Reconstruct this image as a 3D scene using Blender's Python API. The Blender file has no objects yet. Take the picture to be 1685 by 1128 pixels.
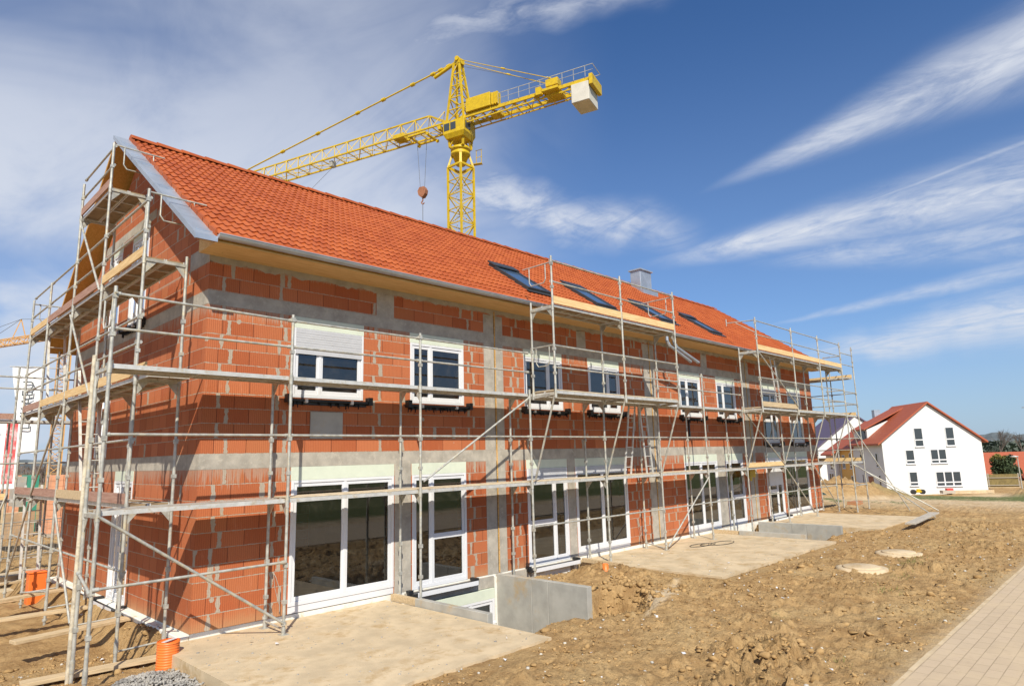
import bpy, math, random
import numpy as np
from mathutils import Vector, Matrix
random.seed(7); np.random.seed(7)
S = bpy.context.scene
COL = S.collection
R = math.radians

# ------------------------------------------------------------------ camera
CAM = Vector((-4.096, -11.119, 2.557))
yaw, pit, rol = R(45.728), R(9.944), R(-1.545)
fw = Vector((math.sin(yaw)*math.cos(pit), math.cos(yaw)*math.cos(pit), math.sin(pit)))
rt0 = Vector((math.cos(yaw), -math.sin(yaw), 0)); up0 = rt0.cross(fw)
rt = rt0*math.cos(rol)+up0*math.sin(rol); up = up0*math.cos(rol)-rt0*math.sin(rol)
cd = bpy.data.cameras.new('camera'); co = bpy.data.objects.new('camera', cd); COL.objects.link(co)
co.matrix_world = Matrix(((rt.x, up.x, -fw.x, CAM.x), (rt.y, up.y, -fw.y, CAM.y), (rt.z, up.z, -fw.z, CAM.z), (0, 0, 0, 1)))
cd.sensor_width = 36; cd.lens = 22.98; cd.clip_start = .1; cd.clip_end = 6000
S.camera = co

# ------------------------------------------------------------------ light
SUND = Vector((-.77, -1.0, 1.15)).normalized()      # towards the sun
sun_el = math.asin(SUND.z); sun_rot = math.atan2(SUND.x, SUND.y)
ld = bpy.data.lights.new('sun', 'SUN'); lo = bpy.data.objects.new('sun', ld); COL.objects.link(lo)
ld.energy = 5.0; ld.angle = R(.53); ld.color = (1, .94, .80)
lo.rotation_euler = SUND.to_track_quat('Z', 'Y').to_euler(); lo.location = (-20, -30, 40)
W = bpy.data.worlds.new('World'); S.world = W; W.use_nodes = True
S.view_settings.view_transform = 'Standard'; S.view_settings.look = 'None'
S.view_settings.exposure = .27; S.view_settings.gamma = 1

class NT:
    """tiny expression helper over a node tree"""
    def __init__(s, nt): s.nt = nt; s.N = nt.nodes; s.L = nt.links
    def new(s, t, **k):
        n = s.N.new(t)
        for a, b in k.items(): setattr(n, a, b)
        return n
    def put(s, sock, v):
        if isinstance(v, bpy.types.NodeSocket): s.L.new(v, sock)
        elif v is not None: sock.default_value = v
    def m(s, op, a, b=None, c=None, clamp=False):
        n = s.new('ShaderNodeMath', operation=op, use_clamp=clamp)
        s.put(n.inputs[0], a)
        if b is not None: s.put(n.inputs[1], b)
        if c is not None: s.put(n.inputs[2], c)
        return n.outputs[0]
    def vm(s, op, a, b=None):
        n = s.new('ShaderNodeVectorMath', operation=op); s.put(n.inputs[0], a)
        if b is not None: s.put(n.inputs[1], b)
        return n.outputs['Value'] if op in ('DOT_PRODUCT', 'LENGTH') else n.outputs[0]
    def mix(s, f, a, b, blend='MIX'):
        n = s.new('ShaderNodeMix', data_type='RGBA', blend_type=blend)
        s.put(n.inputs[0], f)
        for k, v in ((6, a), (7, b)):
            if isinstance(v, (tuple, list)): v = tuple(v)+(1,) if len(v) == 3 else v
            s.put(n.inputs[k], v)
        return n.outputs[2]
    def sep(s, v):
        n = s.new('ShaderNodeSeparateXYZ'); s.put(n.inputs[0], v); return n.outputs
    def comb(s, x, y, z=0.):
        n = s.new('ShaderNodeCombineXYZ')
        for i, v in enumerate((x, y, z)): s.put(n.inputs[i], v)
        return n.outputs[0]
    def noise(s, v, scale, detail=3, rough=.5, dist=0., out=0):
        n = s.new('ShaderNodeTexNoise'); s.put(n.inputs['Vector'], v)
        n.inputs['Scale'].default_value = scale; n.inputs['Detail'].default_value = detail
        n.inputs['Roughness'].default_value = rough; n.inputs['Distortion'].default_value = dist
        return n.outputs[out]
    def white(s, v, dim='3D'):
        n = s.new('ShaderNodeTexWhiteNoise', noise_dimensions=dim); s.put(n.inputs['Vector'], v); return n.outputs['Value']
    def ramp(s, v, a, b, lo=0., hi=1.):
        n = s.new('ShaderNodeMapRange', interpolation_type='SMOOTHSTEP'); s.put(n.inputs[0], v)
        s.put(n.inputs[1], a); s.put(n.inputs[2], b); s.put(n.inputs[3], lo); s.put(n.inputs[4], hi)
        return n.outputs[0]
    def scale(s, v, x, y, z): return s.vm('MULTIPLY', v, (x, y, z))
    def pos(s): return s.new('ShaderNodeNewGeometry').outputs['Position']

# sky: nishita + cirrus placed by direction
w = NT(W.node_tree); w.N.clear()
sky = w.new('ShaderNodeTexSky', sky_type='NISHITA', sun_disc=False, sun_elevation=sun_el, sun_rotation=sun_rot)
sky.altitude = 200; sky.air_density = 1.0; sky.dust_density = .8; sky.ozone_density = 3.0
D = w.vm('NORMALIZE', w.new('ShaderNodeTexCoord').outputs['Generated'])
dx, dy, dz = w.sep(D)
den = w.m('ADD', w.m('MAXIMUM', dz, 0.), .12)
P = w.comb(w.m('DIVIDE', dx, den), w.m('DIVIDE', dy, den), 0.)
NB = w.noise(w.vm('ADD', w.scale(P, 3.2, 1.5, 1), (2, 7, 0)), 1.6, 9, .68, 1.0)
def streak(a, b, w0, w1, fade0, fade1, amp, seed, fine=3., soft=0.):
    A = Vector(a).normalized(); B = Vector(b).normalized(); n = A.cross(B).normalized(); t = n.cross(A).normalized()
    al = math.atan2(B.dot(t), B.dot(A))
    d = w.vm('DOT_PRODUCT', D, tuple(n)); along = w.m('ARCTAN2', w.vm('DOT_PRODUCT', D, tuple(t)), w.vm('DOT_PRODUCT', D, tuple(A)))
    u = w.m('DIVIDE', along, al)
    wob = w.m('MULTIPLY', w.m('SUBTRACT', w.noise(w.comb(w.m('MULTIPLY', u, 3.), seed), 1.0, 2), .5), w0*1.5)
    wid = w.m('MAXIMUM', w.m('MULTIPLY_ADD', u, w1-w0, w0), .001)
    q = w.m('ABSOLUTE', w.m('DIVIDE', w.m('ADD', d, wob), wid))
    core = w.m('POWER', w.ramp(q, 1.25, 0.), 1.5)
    tex = w.noise(w.comb(w.m('MULTIPLY', u, fine), w.m('MULTIPLY', d, 28.), seed), 1.6, 6, .6, .4)
    k = w.m('MULTIPLY', core, w.ramp(tex, .25-soft, .72-soft*.3, soft, 1.))
    k = w.m('MULTIPLY', k, w.ramp(NB, .30, .62, .42, 1.15))
    k = w.m('MULTIPLY', k, w.m('MULTIPLY', w.ramp(u, fade0[0], fade0[1]), w.ramp(u, fade1[1], fade1[0])))
    return w.m('MULTIPLY', k, amp)
parts = [
 streak((.831, .417, .368), (.896, .049, .441), .006, .062, (-.05, .5), (2., 3.), .9, 1.3, 2.5, .22),
 streak((.794, .544, .272), (.95, .074, .304), .008, .060, (0, .4), (2., 3.), 1., 4.1, 4., .15),
 streak((.87, .40, .262), (.965, .10, .25), .010, .045, (.0, .5), (2., 3.), .6, 5.1, 4., .1),
 streak((.904, .297, .307), (.936, .066, .347), .0022, .006, (-.2, .3), (2., 3.), .5, 7.7, 3., .3),
 streak((.93, .32, .182), (.978, .092, .207), .006, .02, (-.4, .3), (2., 3.), .55, 9.2, 4., .2),
 streak((.95, .28, .135), (.985, .106, .152), .026, .050, (-.6, .3), (3., 5.), .95, 12.2, 2.5, .3),
 streak((.60, .70, .39), (.84, .44, .30), .06, .04, (-.6, .1), (.6, 1.15), .85, 15.2, 4., .15),
 streak((.52, .62, .58), (.70, .35, .60), .045, .03, (-1., .1), (.7, 1.2), .55, 18.2, 3., .1),
]
tot = parts[0]
for p in parts[1:]: tot = w.m('MAXIMUM', tot, p)
# soft veils, thicker to the left (towards +Y) and near the horizon
n1 = w.noise(w.vm('ADD', w.scale(P, .8, 1.0, 1), (3.1, .4, 0)), 1.0, 5, .5, .7)
n2 = w.noise(w.vm('ADD', w.scale(P, 2.2, .9, 1), (5, 2, 0)), 1.5, 6, .6, .8)
veil = w.m('MULTIPLY', w.ramp(n1, .28, .56), w.ramp(n2, .15, .62, .5, 1.))
left = w.ramp(w.m('SUBTRACT', dx, dy), .25, -.30, .0, 1.)
low = w.ramp(dz, .62, .30, .55, 1.)
veil = w.m('MULTIPLY', w.m('MULTIPLY', veil, left), low)
tot = w.m('MAXIMUM', tot, w.m('MULTIPLY', veil, .92))
tot = w.m('MAXIMUM', tot, w.m('MULTIPLY', left, .20))
skyc = w.mix(1., sky.outputs[0], (.68, 1.04, 1.44), 'MULTIPLY')
cl = w.mix(w.m('MULTIPLY', tot, .95, clamp=True), skyc, (8.6, 9.0, 9.9))
haze = w.m('ADD', w.ramp(dz, .22, -.02, 0., .45), w.ramp(dz, .62, .12, 0., .20))
cl = w.mix(haze, cl, (5.6, 6.8, 8.6))
bg = w.new('ShaderNodeBackground'); w.L.new(cl, bg.inputs[0]); bg.inputs[1].default_value = .072
w.L.new(bg.outputs[0], w.new('ShaderNodeOutputWorld').inputs[0])

# ------------------------------------------------------------------ materials
def base_mat(name):
    m = bpy.data.materials.new(name); m.use_nodes = True; t = NT(m.node_tree)
    b = [n for n in t.N if n.type == 'BSDF_PRINCIPLED'][0]
    return m, t, b
def bump(t, b, h, strength=.4, dist=.01):
    n = t.new('ShaderNodeBump'); n.inputs['Strength'].default_value = strength; n.inputs['Distance'].default_value = dist
    t.put(n.inputs['Height'], h); t.L.new(n.outputs[0], b.inputs['Normal'])
def M(name, col, rough=.7, metal=0., var=.12, vs=4., bs=0., bscale=60., dirt=None, dirt_scale=2., dirt_amt=(.5, .75), spec=.5):
    m, t, b = base_mat(name)
    p = t.pos(); c = col
    if var:
        f = t.noise(p, vs, 4, .6)
        c = t.mix(t.ramp(f, .25, .75), tuple(x*(1-var) for x in col), tuple(min(1, x*(1+var)) for x in col))
    if dirt:
        g = t.ramp(t.noise(p, dirt_scale, 6, .7), dirt_amt[0], dirt_amt[1])
        c = t.mix(g, c, dirt)
    t.put(b.inputs['Base Color'], c if not isinstance(c, tuple) else c+(1,))
    b.inputs['Roughness'].default_value = rough; b.inputs['Metallic'].default_value = metal
    b.inputs['Specular IOR Level'].default_value = spec
    if bs: bump(t, b, t.noise(p, bscale, 4, .6), bs, .01)
    return m

def brick_mat(name, axis, length):
    m, t, b = base_mat(name); p = t.pos(); x, y, z = t.sep(p)
    u = x if axis == 'x' else y; v = z
    wob = t.noise(p, 22., 4, .7); wob2 = t.noise(p, 7., 4, .65)
    vr = t.m('DIVIDE', v, .25); row = t.m('FLOOR', vr); fv = t.m('SUBTRACT', vr, row)
    par = t.m('FLOORED_MODULO', row, 2.)
    rr = t.white(t.comb(row, 3.7))
    uo = t.m('ADD', t.m('DIVIDE', u, length), t.m('ADD', t.m('MULTIPLY', par, .5), t.m('MULTIPLY', rr, .12)))
    colm = t.m('FLOOR', uo); fu = t.m('SUBTRACT', uo, colm)
    idv = t.comb(colm, row, 1.)
    r1 = t.white(idv); r2 = t.white(t.vm('ADD', idv, (11., 5., 2.)))
    ed = t.m('MINIMUM', fv, t.m('SUBTRACT', 1., fv))
    thick = t.m('MULTIPLY_ADD', t.ramp(wob, .35, .8), .045, .010)
    bed = t.m('LESS_THAN', ed, thick)
    fj = t.m('MINIMUM', fu, t.m('SUBTRACT', 1., fu)); hd = t.m('LESS_THAN', fj, .005/length)
    r3 = t.white(t.comb(t.m('FLOOR', t.m('ADD', uo, .5)), row, 7.))
    # mortar plugs at some head joints
    pw = t.m('ADD', t.m('MULTIPLY', t.m('SUBTRACT', wob2, .42), .22/length*.5), .034/length)
    plug = t.m('MULTIPLY', t.m('LESS_THAN', fj, pw), t.m('LESS_THAN', r3, .08 if axis == 'x' else .08))
    if axis == 'x':
        for uu in (.27, 1.30, 3.32, 5.86, 7.32, 9.45, 12.35, 12.95, 14.45, 16.75, 19.45, 21.0, 23.1, 26.0):
            off = t.m('ADD', t.m('MULTIPLY', par, .13), t.m('MULTIPLY', t.m('SUBTRACT', rr, .5), .05))
            plug = t.m('MAXIMUM', plug, t.m('LESS_THAN', t.m('ABSOLUTE', t.m('SUBTRACT', t.m('SUBTRACT', u, uu), off)), t.m('ADD', t.m('MULTIPLY', t.m('SUBTRACT', wob2, .40), .13), .018)))
    # dabs
    vo = t.new('ShaderNodeTexVoronoi'); t.put(vo.inputs['Vector'], t.vm('ADD', p, t.scale(t.new('ShaderNodeTexNoise').outputs[1], .1, .1, .1)))
    vo.inputs['Scale'].default_value = 1.7
    dab = t.m('LESS_THAN', t.m('ADD', vo.outputs['Distance'], t.m('MULTIPLY', wob, .12)), .125)
    # drips below the concrete bands
    st = t.noise(t.comb(t.m('MULTIPLY', u, 30.), t.m('MULTIPLY', v, 2.)), 1., 3, .6)
    def below(z0, l):
        return t.m('MULTIPLY', t.m('LESS_THAN', v, z0), t.ramp(v, z0-l, z0))
    dr = t.m('MAXIMUM', t.m('MAXIMUM', below(2.52, .45), below(5.27, .4)), below(6.02, .12))
    drip = t.m('MULTIPLY', t.ramp(t.m('ADD', st, t.m('MULTIPLY', dr, .3)), .62, .80), t.ramp(dr, .0, .2))
    ca = t.mix(r1, (.37, .095, .034), (.49, .158, .066))
    ca = t.mix(t.ramp(r2, .7, .9, 0., .35), ca, (.40, .15, .06))
    ca = t.mix(t.ramp(t.noise(p, 1.1, 5, .6), .35, .75, 0., .35), ca, (.43, .16, .065))
    ca = t.mix(t.ramp(t.noise(t.scale(p, 1, 1, .25), 9., 4, .7), .55, .8, 0., .30), ca, (.62, .34, .22))
    rib = t.m('SINE', t.m('MULTIPLY', u, 2*math.pi/.034))
    ca = t.mix(t.ramp(rib, .3, 1., 0., .38), ca, (.25, .05, .02))
    mort = t.mix(t.noise(p, 30., 4, .7), (.30, .25, .20), (.46, .385, .30))
    low = t.ramp(t.m('ADD', v, t.m('MULTIPLY', wob2, .2)), .38, .08, 0., .65)
    ca = t.mix(low, ca, (.42, .24, .12))
    c = t.mix(hd, ca, (.14, .035, .015))
    c = t.mix(t.m('MULTIPLY', drip, .5), c, mort)
    mk = t.m('MAXIMUM', t.m('MAXIMUM', bed, plug), dab, clamp=True)
    c = t.mix(mk, c, mort)
    t.put(b.inputs['Base Color'], c); b.inputs['Roughness'].default_value = .82; b.inputs['Specular IOR Level'].default_value = .3
    h = t.m('ADD', t.m('MULTIPLY', rib, .12), t.m('MULTIPLY', wob, .35))
    h = t.m('ADD', h, t.m('MULTIPLY', plug, .5)); h = t.m('SUBTRACT', h, t.m('MULTIPLY', hd, 1.)); h = t.m('SUBTRACT', h, t.m('MULTIPLY', bed, .5))
    bump(t, b, h, .6, .012)
    return m
MAT = {}
MAT['brick_x'] = brick_mat('hollow_clay_block_front', 'x', .54)
MAT['brick_y'] = brick_mat('hollow_clay_block_gable', 'y', .37)
MAT['conc'] = M('raw_concrete', (.37, .335, .285), .85, var=.22, vs=3, bs=.5, bscale=50, dirt=(.47, .42, .35), dirt_scale=8, dirt_amt=(.5, .7))
MAT['conc_panel'] = M('precast_concrete', (.37, .355, .32), .7, var=.16, vs=2.5, bs=.2, bscale=90, dirt=(.40, .29, .16), dirt_scale=1.3, dirt_amt=(.52, .7))
MAT['slab'] = M('dusty_concrete_slab', (.53, .415, .27), .9, var=.16, vs=2.2, bs=.5, bscale=45, dirt=(.40, .27, .13), dirt_scale=2.3, dirt_amt=(.50, .72))
MAT['white'] = M('white_pvc', (.66, .66, .68), .35, var=.02)
MAT['mint'] = M('pale_mint_cover', (.58, .62, .51), .6, var=.05)
MAT['grey_shutter'] = M('grey_shutter_slats', (.48, .48, .50), .45, var=.05)
MAT['black'] = M('black_foil', (.02, .02, .022), .45, var=.3, bs=.6, bscale=25)
MAT['galv'] = M('galvanised_steel', (.44, .43, .39), .48, .35, var=.28, vs=9, dirt=(.58, .50, .34), dirt_scale=7, dirt_amt=(.5, .72))
MAT['alu'] = M('aluminium_deck_edge', (.62, .61, .58), .5, .4, var=.12, vs=8, dirt=(.52, .45, .34), dirt_scale=9, dirt_amt=(.5, .7))
MAT['zinc'] = M('zinc_sheet', (.42, .46, .52), .42, .6, var=.14, vs=2.5)
MAT['ply'] = M('worn_plywood_deck', (.26, .18, .10), .8, var=.3, vs=5, bs=.2, dirt=(.10, .07, .045), dirt_scale=2.5, dirt_amt=(.5, .7))
MAT['planktop'] = M('dusty_deck_boards', (.52, .42, .29), .85, var=.2, vs=6, bs=.2)
MAT['rust'] = M('rusty_block', (.30, .12, .06), .7, var=.2)
MAT['paint_yellow'] = M('crane_yellow', (.55, .37, .006), .45, var=.15, vs=5, dirt=(.30, .18, .03), dirt_scale=2.2, dirt_amt=(.55, .75))
MAT['dark_metal'] = M('dark_grey_metal', (.07, .075, .08), .4, .5)
MAT['sky_glass'] = M('skylight_glass', (.06, .10, .17), .06, 0, var=0, spec=1.)  # blue base colour stands in for the reflected sky
MAT['pole'] = M('dirty_steel_pole', (.46, .40, .31), .6, .1, var=.25, vs=12, dirt=(.62, .55, .42), dirt_scale=9, dirt_amt=(.45, .6))
MAT['paint_orange'] = M('faded_orange_paint', (.60, .34, .12), .5, var=.1)
MAT['tower_conc'] = M('counterweight_concrete', (.55, .52, .46), .8, var=.1, vs=1.5)
MAT['orange_pipe'] = M('orange_pvc', (.78, .17, .03), .45, var=.06)
MAT['render_white'] = M('white_render', (.66, .66, .65), .85, var=.05, vs=.6)
MAT['render_yellow'] = M('yellow_render', (.72, .42, .12), .85, var=.03)
MAT['render_grey'] = M('pale_grey_render', (.60, .60, .62), .85, var=.03)
MAT['far_glass'] = M('dark_window_glass', (.05, .06, .07), .12, var=0)
MAT['rope'] = M('steel_rope', (.12, .12, .12), .5, var=0)
MAT['foam'] = M('orange_foam_joint', (.55, .32, .10), .8, var=.3, vs=30)
MAT['insul'] = M('white_insulation', (.74, .72, .66), .85, var=.08, vs=6, dirt=(.55, .42, .26), dirt_scale=3, dirt_amt=(.5, .75))
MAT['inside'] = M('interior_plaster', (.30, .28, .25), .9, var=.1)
MAT['green'] = M('green_container', (.05, .28, .19), .5, var=.05)
MAT['blue'] = M('blue_tarp', (.16, .42, .72), .5, var=.1)
MAT['red'] = M('red_plastic', (.60, .06, .05), .5, var=.05)
MAT['cloth_white'] = M('white_banner_cloth', (.80, .80, .80), .8, var=.03)
MAT['ink'] = M('dark_grey_print', (.08, .09, .10), .8, var=0)
MAT['red_print'] = M('red_print', (.68, .10, .10), .8, var=.1, vs=3, dirt=(.80, .45, .45), dirt_scale=3, dirt_amt=(.45, .6))
MAT['pylon'] = M('grey_pylon_steel', (.25, .26, .28), .6, var=0)

def wood_mat(name, c1, c2, axis=0, rough=.75, stain=None):
    m, t, b = base_mat(name); p = t.pos()
    sc = [14., 14., 14.]; sc[axis] = 1.1
    g = t.noise(t.scale(p, *sc), 2.2, 6, .65, .5)
    c = t.mix(t.ramp(g, .3, .7), c1, c2)
    k = t.new('ShaderNodeTexVoronoi'); t.put(k.inputs['Vector'], p); k.inputs['Scale'].default_value = 3.
    c = t.mix(t.ramp(k.outputs['Distance'], .07, .03, 0., .6), c, tuple(x*.4 for x in c1))
    if stain: c = t.mix(t.ramp(t.noise(p, 2.2, 5, .7), .5, .68), c, stain)
    t.put(b.inputs['Base Color'], c); b.inputs['Roughness'].default_value = rough; b.inputs['Specular IOR Level'].default_value = .3
    bump(t, b, g, .2, .004)
    return m
MAT['wood_x'] = wood_mat('pine_board', (.60, .40, .18), (.76, .56, .30), 0)
MAT['wood_y'] = wood_mat('pine_board_gable', (.56, .37, .17), (.74, .53, .28), 1)
MAT['wood_red'] = wood_mat('weathered_reddish_board', (.30, .16, .12), (.42, .26, .20), 1)
MAT['wood_old'] = wood_mat('old_scaffold_board', (.42, .31, .18), (.60, .46, .29), 0)
MAT['soffit'] = wood_mat('pine_soffit', (.56, .36, .15), (.72, .50, .24), 0)
MAT['soffit_dark'] = wood_mat('oiled_pine_boards', (.45, .23, .05), (.58, .32, .09), 1)
MAT['wood_grey'] = wood_mat('grey_plank', (.34, .30, .25), (.50, .45, .38), 0)

def tile_mat(name, c1, c2, rough=.55):
    m, t, b = base_mat(name); p = t.pos(); x, y, z = t.sep(p)
    idv = t.comb(t.m('FLOOR', t.m('DIVIDE', t.m('ADD', x, .19), .30)), t.m('FLOOR', t.m('DIVIDE', t.m('SUBTRACT', z, 6.21), .1916)), 2.)
    r1 = t.white(idv)
    c = t.mix(r1, c1, c2)
    c = t.mix(t.ramp(t.noise(p, 1.4, 5, .6), .4, .8, 0., .35), c, tuple(v*.8 for v in c1))
    t.put(b.inputs['Base Color'], c); b.inputs['Roughness'].default_value = rough; b.inputs['Specular IOR Level'].default_value = .35
    bump(t, b, t.noise(p, 60., 3, .6), .12, .005)
    return m
MAT['tile'] = tile_mat('orange_clay_tile', (.315, .064, .014), (.40, .096, .023))
def far_tile(name, c, per=.33):
    m, t, b = base_mat(name); p = t.pos(); z = t.sep(p)[2]
    s = t.m('SINE', t.m('MULTIPLY', z, 2*math.pi/per*1.5))
    cc = t.mix(t.ramp(s, -.2, .8, 0., .35), c, tuple(v*.45 for v in c))
    cc = t.mix(t.noise(p, 2., 4, .6), cc, tuple(min(1, v*1.15) for v in c))
    t.put(b.inputs['Base Color'], cc); b.inputs['Roughness'].default_value = .6
    return m
MAT['far_red'] = far_tile('red_roof_tiles', (.36, .085, .035))
MAT['far_red2'] = far_tile('orange_roof_tiles', (.34, .085, .038))
MAT['far_purple'] = far_tile('slate_purple_roof_tiles', (.105, .075, .125))

def glass_mat():
    m = bpy.data.materials.new('window_glass'); m.use_nodes = True; t = NT(m.node_tree); t.N.clear()
    tr = t.new('ShaderNodeBsdfTransparent'); tr.inputs[0].default_value = (.55, .60, .58, 1)
    gl = t.new('ShaderNodeBsdfGlossy'); gl.inputs['Roughness'].default_value = .01; gl.inputs[0].default_value = (.95, .97, 1, 1)
    bm = t.new('ShaderNodeBump'); bm.inputs['Strength'].default_value = .02; bm.inputs['Distance'].default_value = .02
    t.L.new(t.noise(t.pos(), 1.3, 2), bm.inputs['Height']); t.L.new(bm.outputs[0], gl.inputs['Normal'])
    fr = t.new('ShaderNodeFresnel'); fr.inputs[0].default_value = 1.55
    f = t.m('MULTIPLY_ADD', fr.outputs[0], 1.6, .03, clamp=True)
    mx = t.new('ShaderNodeMixShader'); t.L.new(f, mx.inputs[0]); t.L.new(tr.outputs[0], mx.inputs[1]); t.L.new(gl.outputs[0], mx.inputs[2])
    df = t.new('ShaderNodeBsdfDiffuse'); df.inputs[0].default_value = (.5, .45, .36, 1)
    m2 = t.new('ShaderNodeMixShader'); t.put(m2.inputs[0], t.ramp(t.noise(t.pos(), 6., 6, .75), .45, .85, .01, .09))
    t.L.new(mx.outputs[0], m2.inputs[1]); t.L.new(df.outputs[0], m2.inputs[2])
    t.L.new(m2.outputs[0], t.new('ShaderNodeOutputMaterial').inputs[0])
    return m
MAT['glass'] = glass_mat()

def soil_mat():
    m, t, b = base_mat('building_site_soil'); p = t.pos(); x, y, z = t.sep(p)
    n1 = t.noise(p, .45, 6, .62); n2 = t.noise(p, 3.2, 6, .7); n3 = t.noise(p, 22., 5, .7)
    c = t.mix(t.ramp(n2, .3, .7), (.29, .172, .074), (.49, .32, .15))
    c = t.mix(t.ramp(n1, .45, .7, 0., .7), c, (.47, .33, .165))
    c = t.mix(t.ramp(n3, .5, .72, 0., .6), c, (.19, .11, .048))
    c = t.mix(t.ramp(t.noise(p, 55., 3, .6), .66, .76, 0., .8), c, (.50, .45, .38))
    # dusty track behind and trodden pale strip along the paving
    edge = t.ramp(t.m('ADD', y, t.m('MULTIPLY', n2, .8)), -7.9, -8.4)
    c = t.mix(t.m('MULTIPLY', edge, t.ramp(n2, .3, .6, .1, .8)), c, (.60, .49, .34))
    hgt = t.m('ADD', z, t.m('MULTIPLY_ADD', t.m('SUBTRACT', x, 31.), .052, .06)); tk = t.m('MULTIPLY', t.m('MULTIPLY', t.ramp(x, 27., 33.), t.ramp(hgt, .35, .1)), t.ramp(t.m('ADD', y, t.m('MULTIPLY', n1, 3.)), 6., 3.))
    c = t.mix(t.m('MULTIPLY', tk, t.ramp(n1, .3, .6, .4, .95)), c, (.55, .42, .27))
    pu = t.m('ADD', t.m('MULTIPLY', t.m('SUBTRACT', x, 7.2), .94), t.m('MULTIPLY', t.m('ADD', y, 3.95), .34)); pv = t.m('ADD', t.m('MULTIPLY', t.m('SUBTRACT', x, 7.2), -.34), t.m('MULTIPLY', t.m('ADD', y, 3.95), .94))
    pd = t.m('ADD', t.m('ABSOLUTE', t.m('DIVIDE', pu, 1.9)), t.m('ABSOLUTE', t.m('DIVIDE', pv, .30)))
    c = t.mix(t.m('MULTIPLY', t.m('MULTIPLY', t.ramp(z, -.26, -.14), t.ramp(t.m('ADD', pd, t.m('MULTIPLY', n2, .9)), 1.6, .9)), .75), c, (.58, .47, .33))
    # grass: patches in front of the white house, meadow across the street
    gn = t.noise(p, .9, 6, .7)
    g1 = t.m('MULTIPLY', t.ramp(x, 42., 50.), t.ramp(x, 70., 66.))
    g1 = t.m('MULTIPLY', g1, t.ramp(gn, .36, .46))
    g2 = t.ramp(t.m('ADD', y, t.m('MULTIPLY', gn, 3.)), -14., -17.)
    g3 = t.m('MULTIPLY', t.ramp(t.m('ABSOLUTE', t.m('SUBTRACT', x, 33.)), 4., 1.), t.m('MULTIPLY', t.ramp(y, -3., -1.), t.ramp(gn, .48, .6)))
    g4 = t.ramp(t.vm('LENGTH', p), 110., 170.)
    sp = t.m('MULTIPLY', t.ramp(t.noise(p, .55, 5, .7), .66, .74), t.ramp(n3, .45, .6))
    g = t.m('MAXIMUM', t.m('MAXIMUM', g1, g2), t.m('MAXIMUM', g3, g4)); g = t.m('MAXIMUM', g, t.m('MULTIPLY', sp, .7))
    gc = t.mix(t.noise(p, 6., 5, .7), (.07, .095, .03), (.18, .19, .075))
    c = t.mix(g, c, gc)
    t.put(b.inputs['Base Color'], c); b.inputs['Roughness'].default_value = .95; b.inputs['Specular IOR Level'].default_value = .15
    h = t.m('ADD', t.m('MULTIPLY', n2, .8), t.m('ADD', t.m('MULTIPLY', n3, .5), t.m('MULTIPLY', t.noise(p, 70., 4, .7), .18)))
    bump(t, b, h, 1., .07)
    return m
MAT['soil'] = soil_mat()
def clod_mat(name, a, b_):
    m, t, b = base_mat(name); p = t.pos()
    c = t.mix(t.ramp(t.noise(p, 3., 5, .7), .3, .7), a, b_)
    t.put(b.inputs['Base Color'], c); b.inputs['Roughness'].default_value = .95; b.inputs['Specular IOR Level'].default_value = .15
    bump(t, b, t.noise(p, 60., 4, .7), .5, .01); return m
MAT['clod'] = clod_mat('soil_clods', (.27, .165, .07), (.46, .30, .14))
MAT['stone'] = clod_mat('pale_stones', (.34, .33, .31), (.60, .55, .47))
MAT['gravel'] = clod_mat('grey_gravel', (.19, .18, .17), (.42, .39, .35))
MAT['grass'] = clod_mat('grass_blades', (.06, .10, .02), (.16, .20, .05))

def paver_mat():
    m, t, b = base_mat('clay_pavers'); p = t.pos()
    br = t.new('ShaderNodeTexBrick'); t.put(br.inputs['Vector'], p)
    br.inputs['Scale'].default_value = 1.; br.inputs['Brick Width'].default_value = .31; br.inputs['Row Height'].default_value = .155
    br.inputs['Mortar Size'].default_value = .006; br.inputs['Mortar Smooth'].default_value = .3
    br.inputs['Color1'].default_value = (.50, .385, .265, 1); br.inputs['Color2'].default_value = (.45, .345, .235, 1); br.inputs['Mortar'].default_value = (.33, .25, .16, 1)
    c = t.mix(t.ramp(t.noise(p, 1.3, 6, .7), .4, .75, 0., .95), br.outputs[0], (.52, .40, .26))
    c = t.mix(t.ramp(t.noise(p, 9., 5, .7), .5, .8, 0., .35), c, (.30, .21, .15))
    t.put(b.inputs['Base Color'], c); b.inputs['Roughness'].default_value = .88
    bump(t, b, t.m('ADD', t.m('MULTIPLY', br.outputs['Fac'], -1.), t.m('MULTIPLY', t.noise(p, 40., 4, .7), .35)), .5, .008)
    return m
MAT['paver'] = paver_mat()

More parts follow.
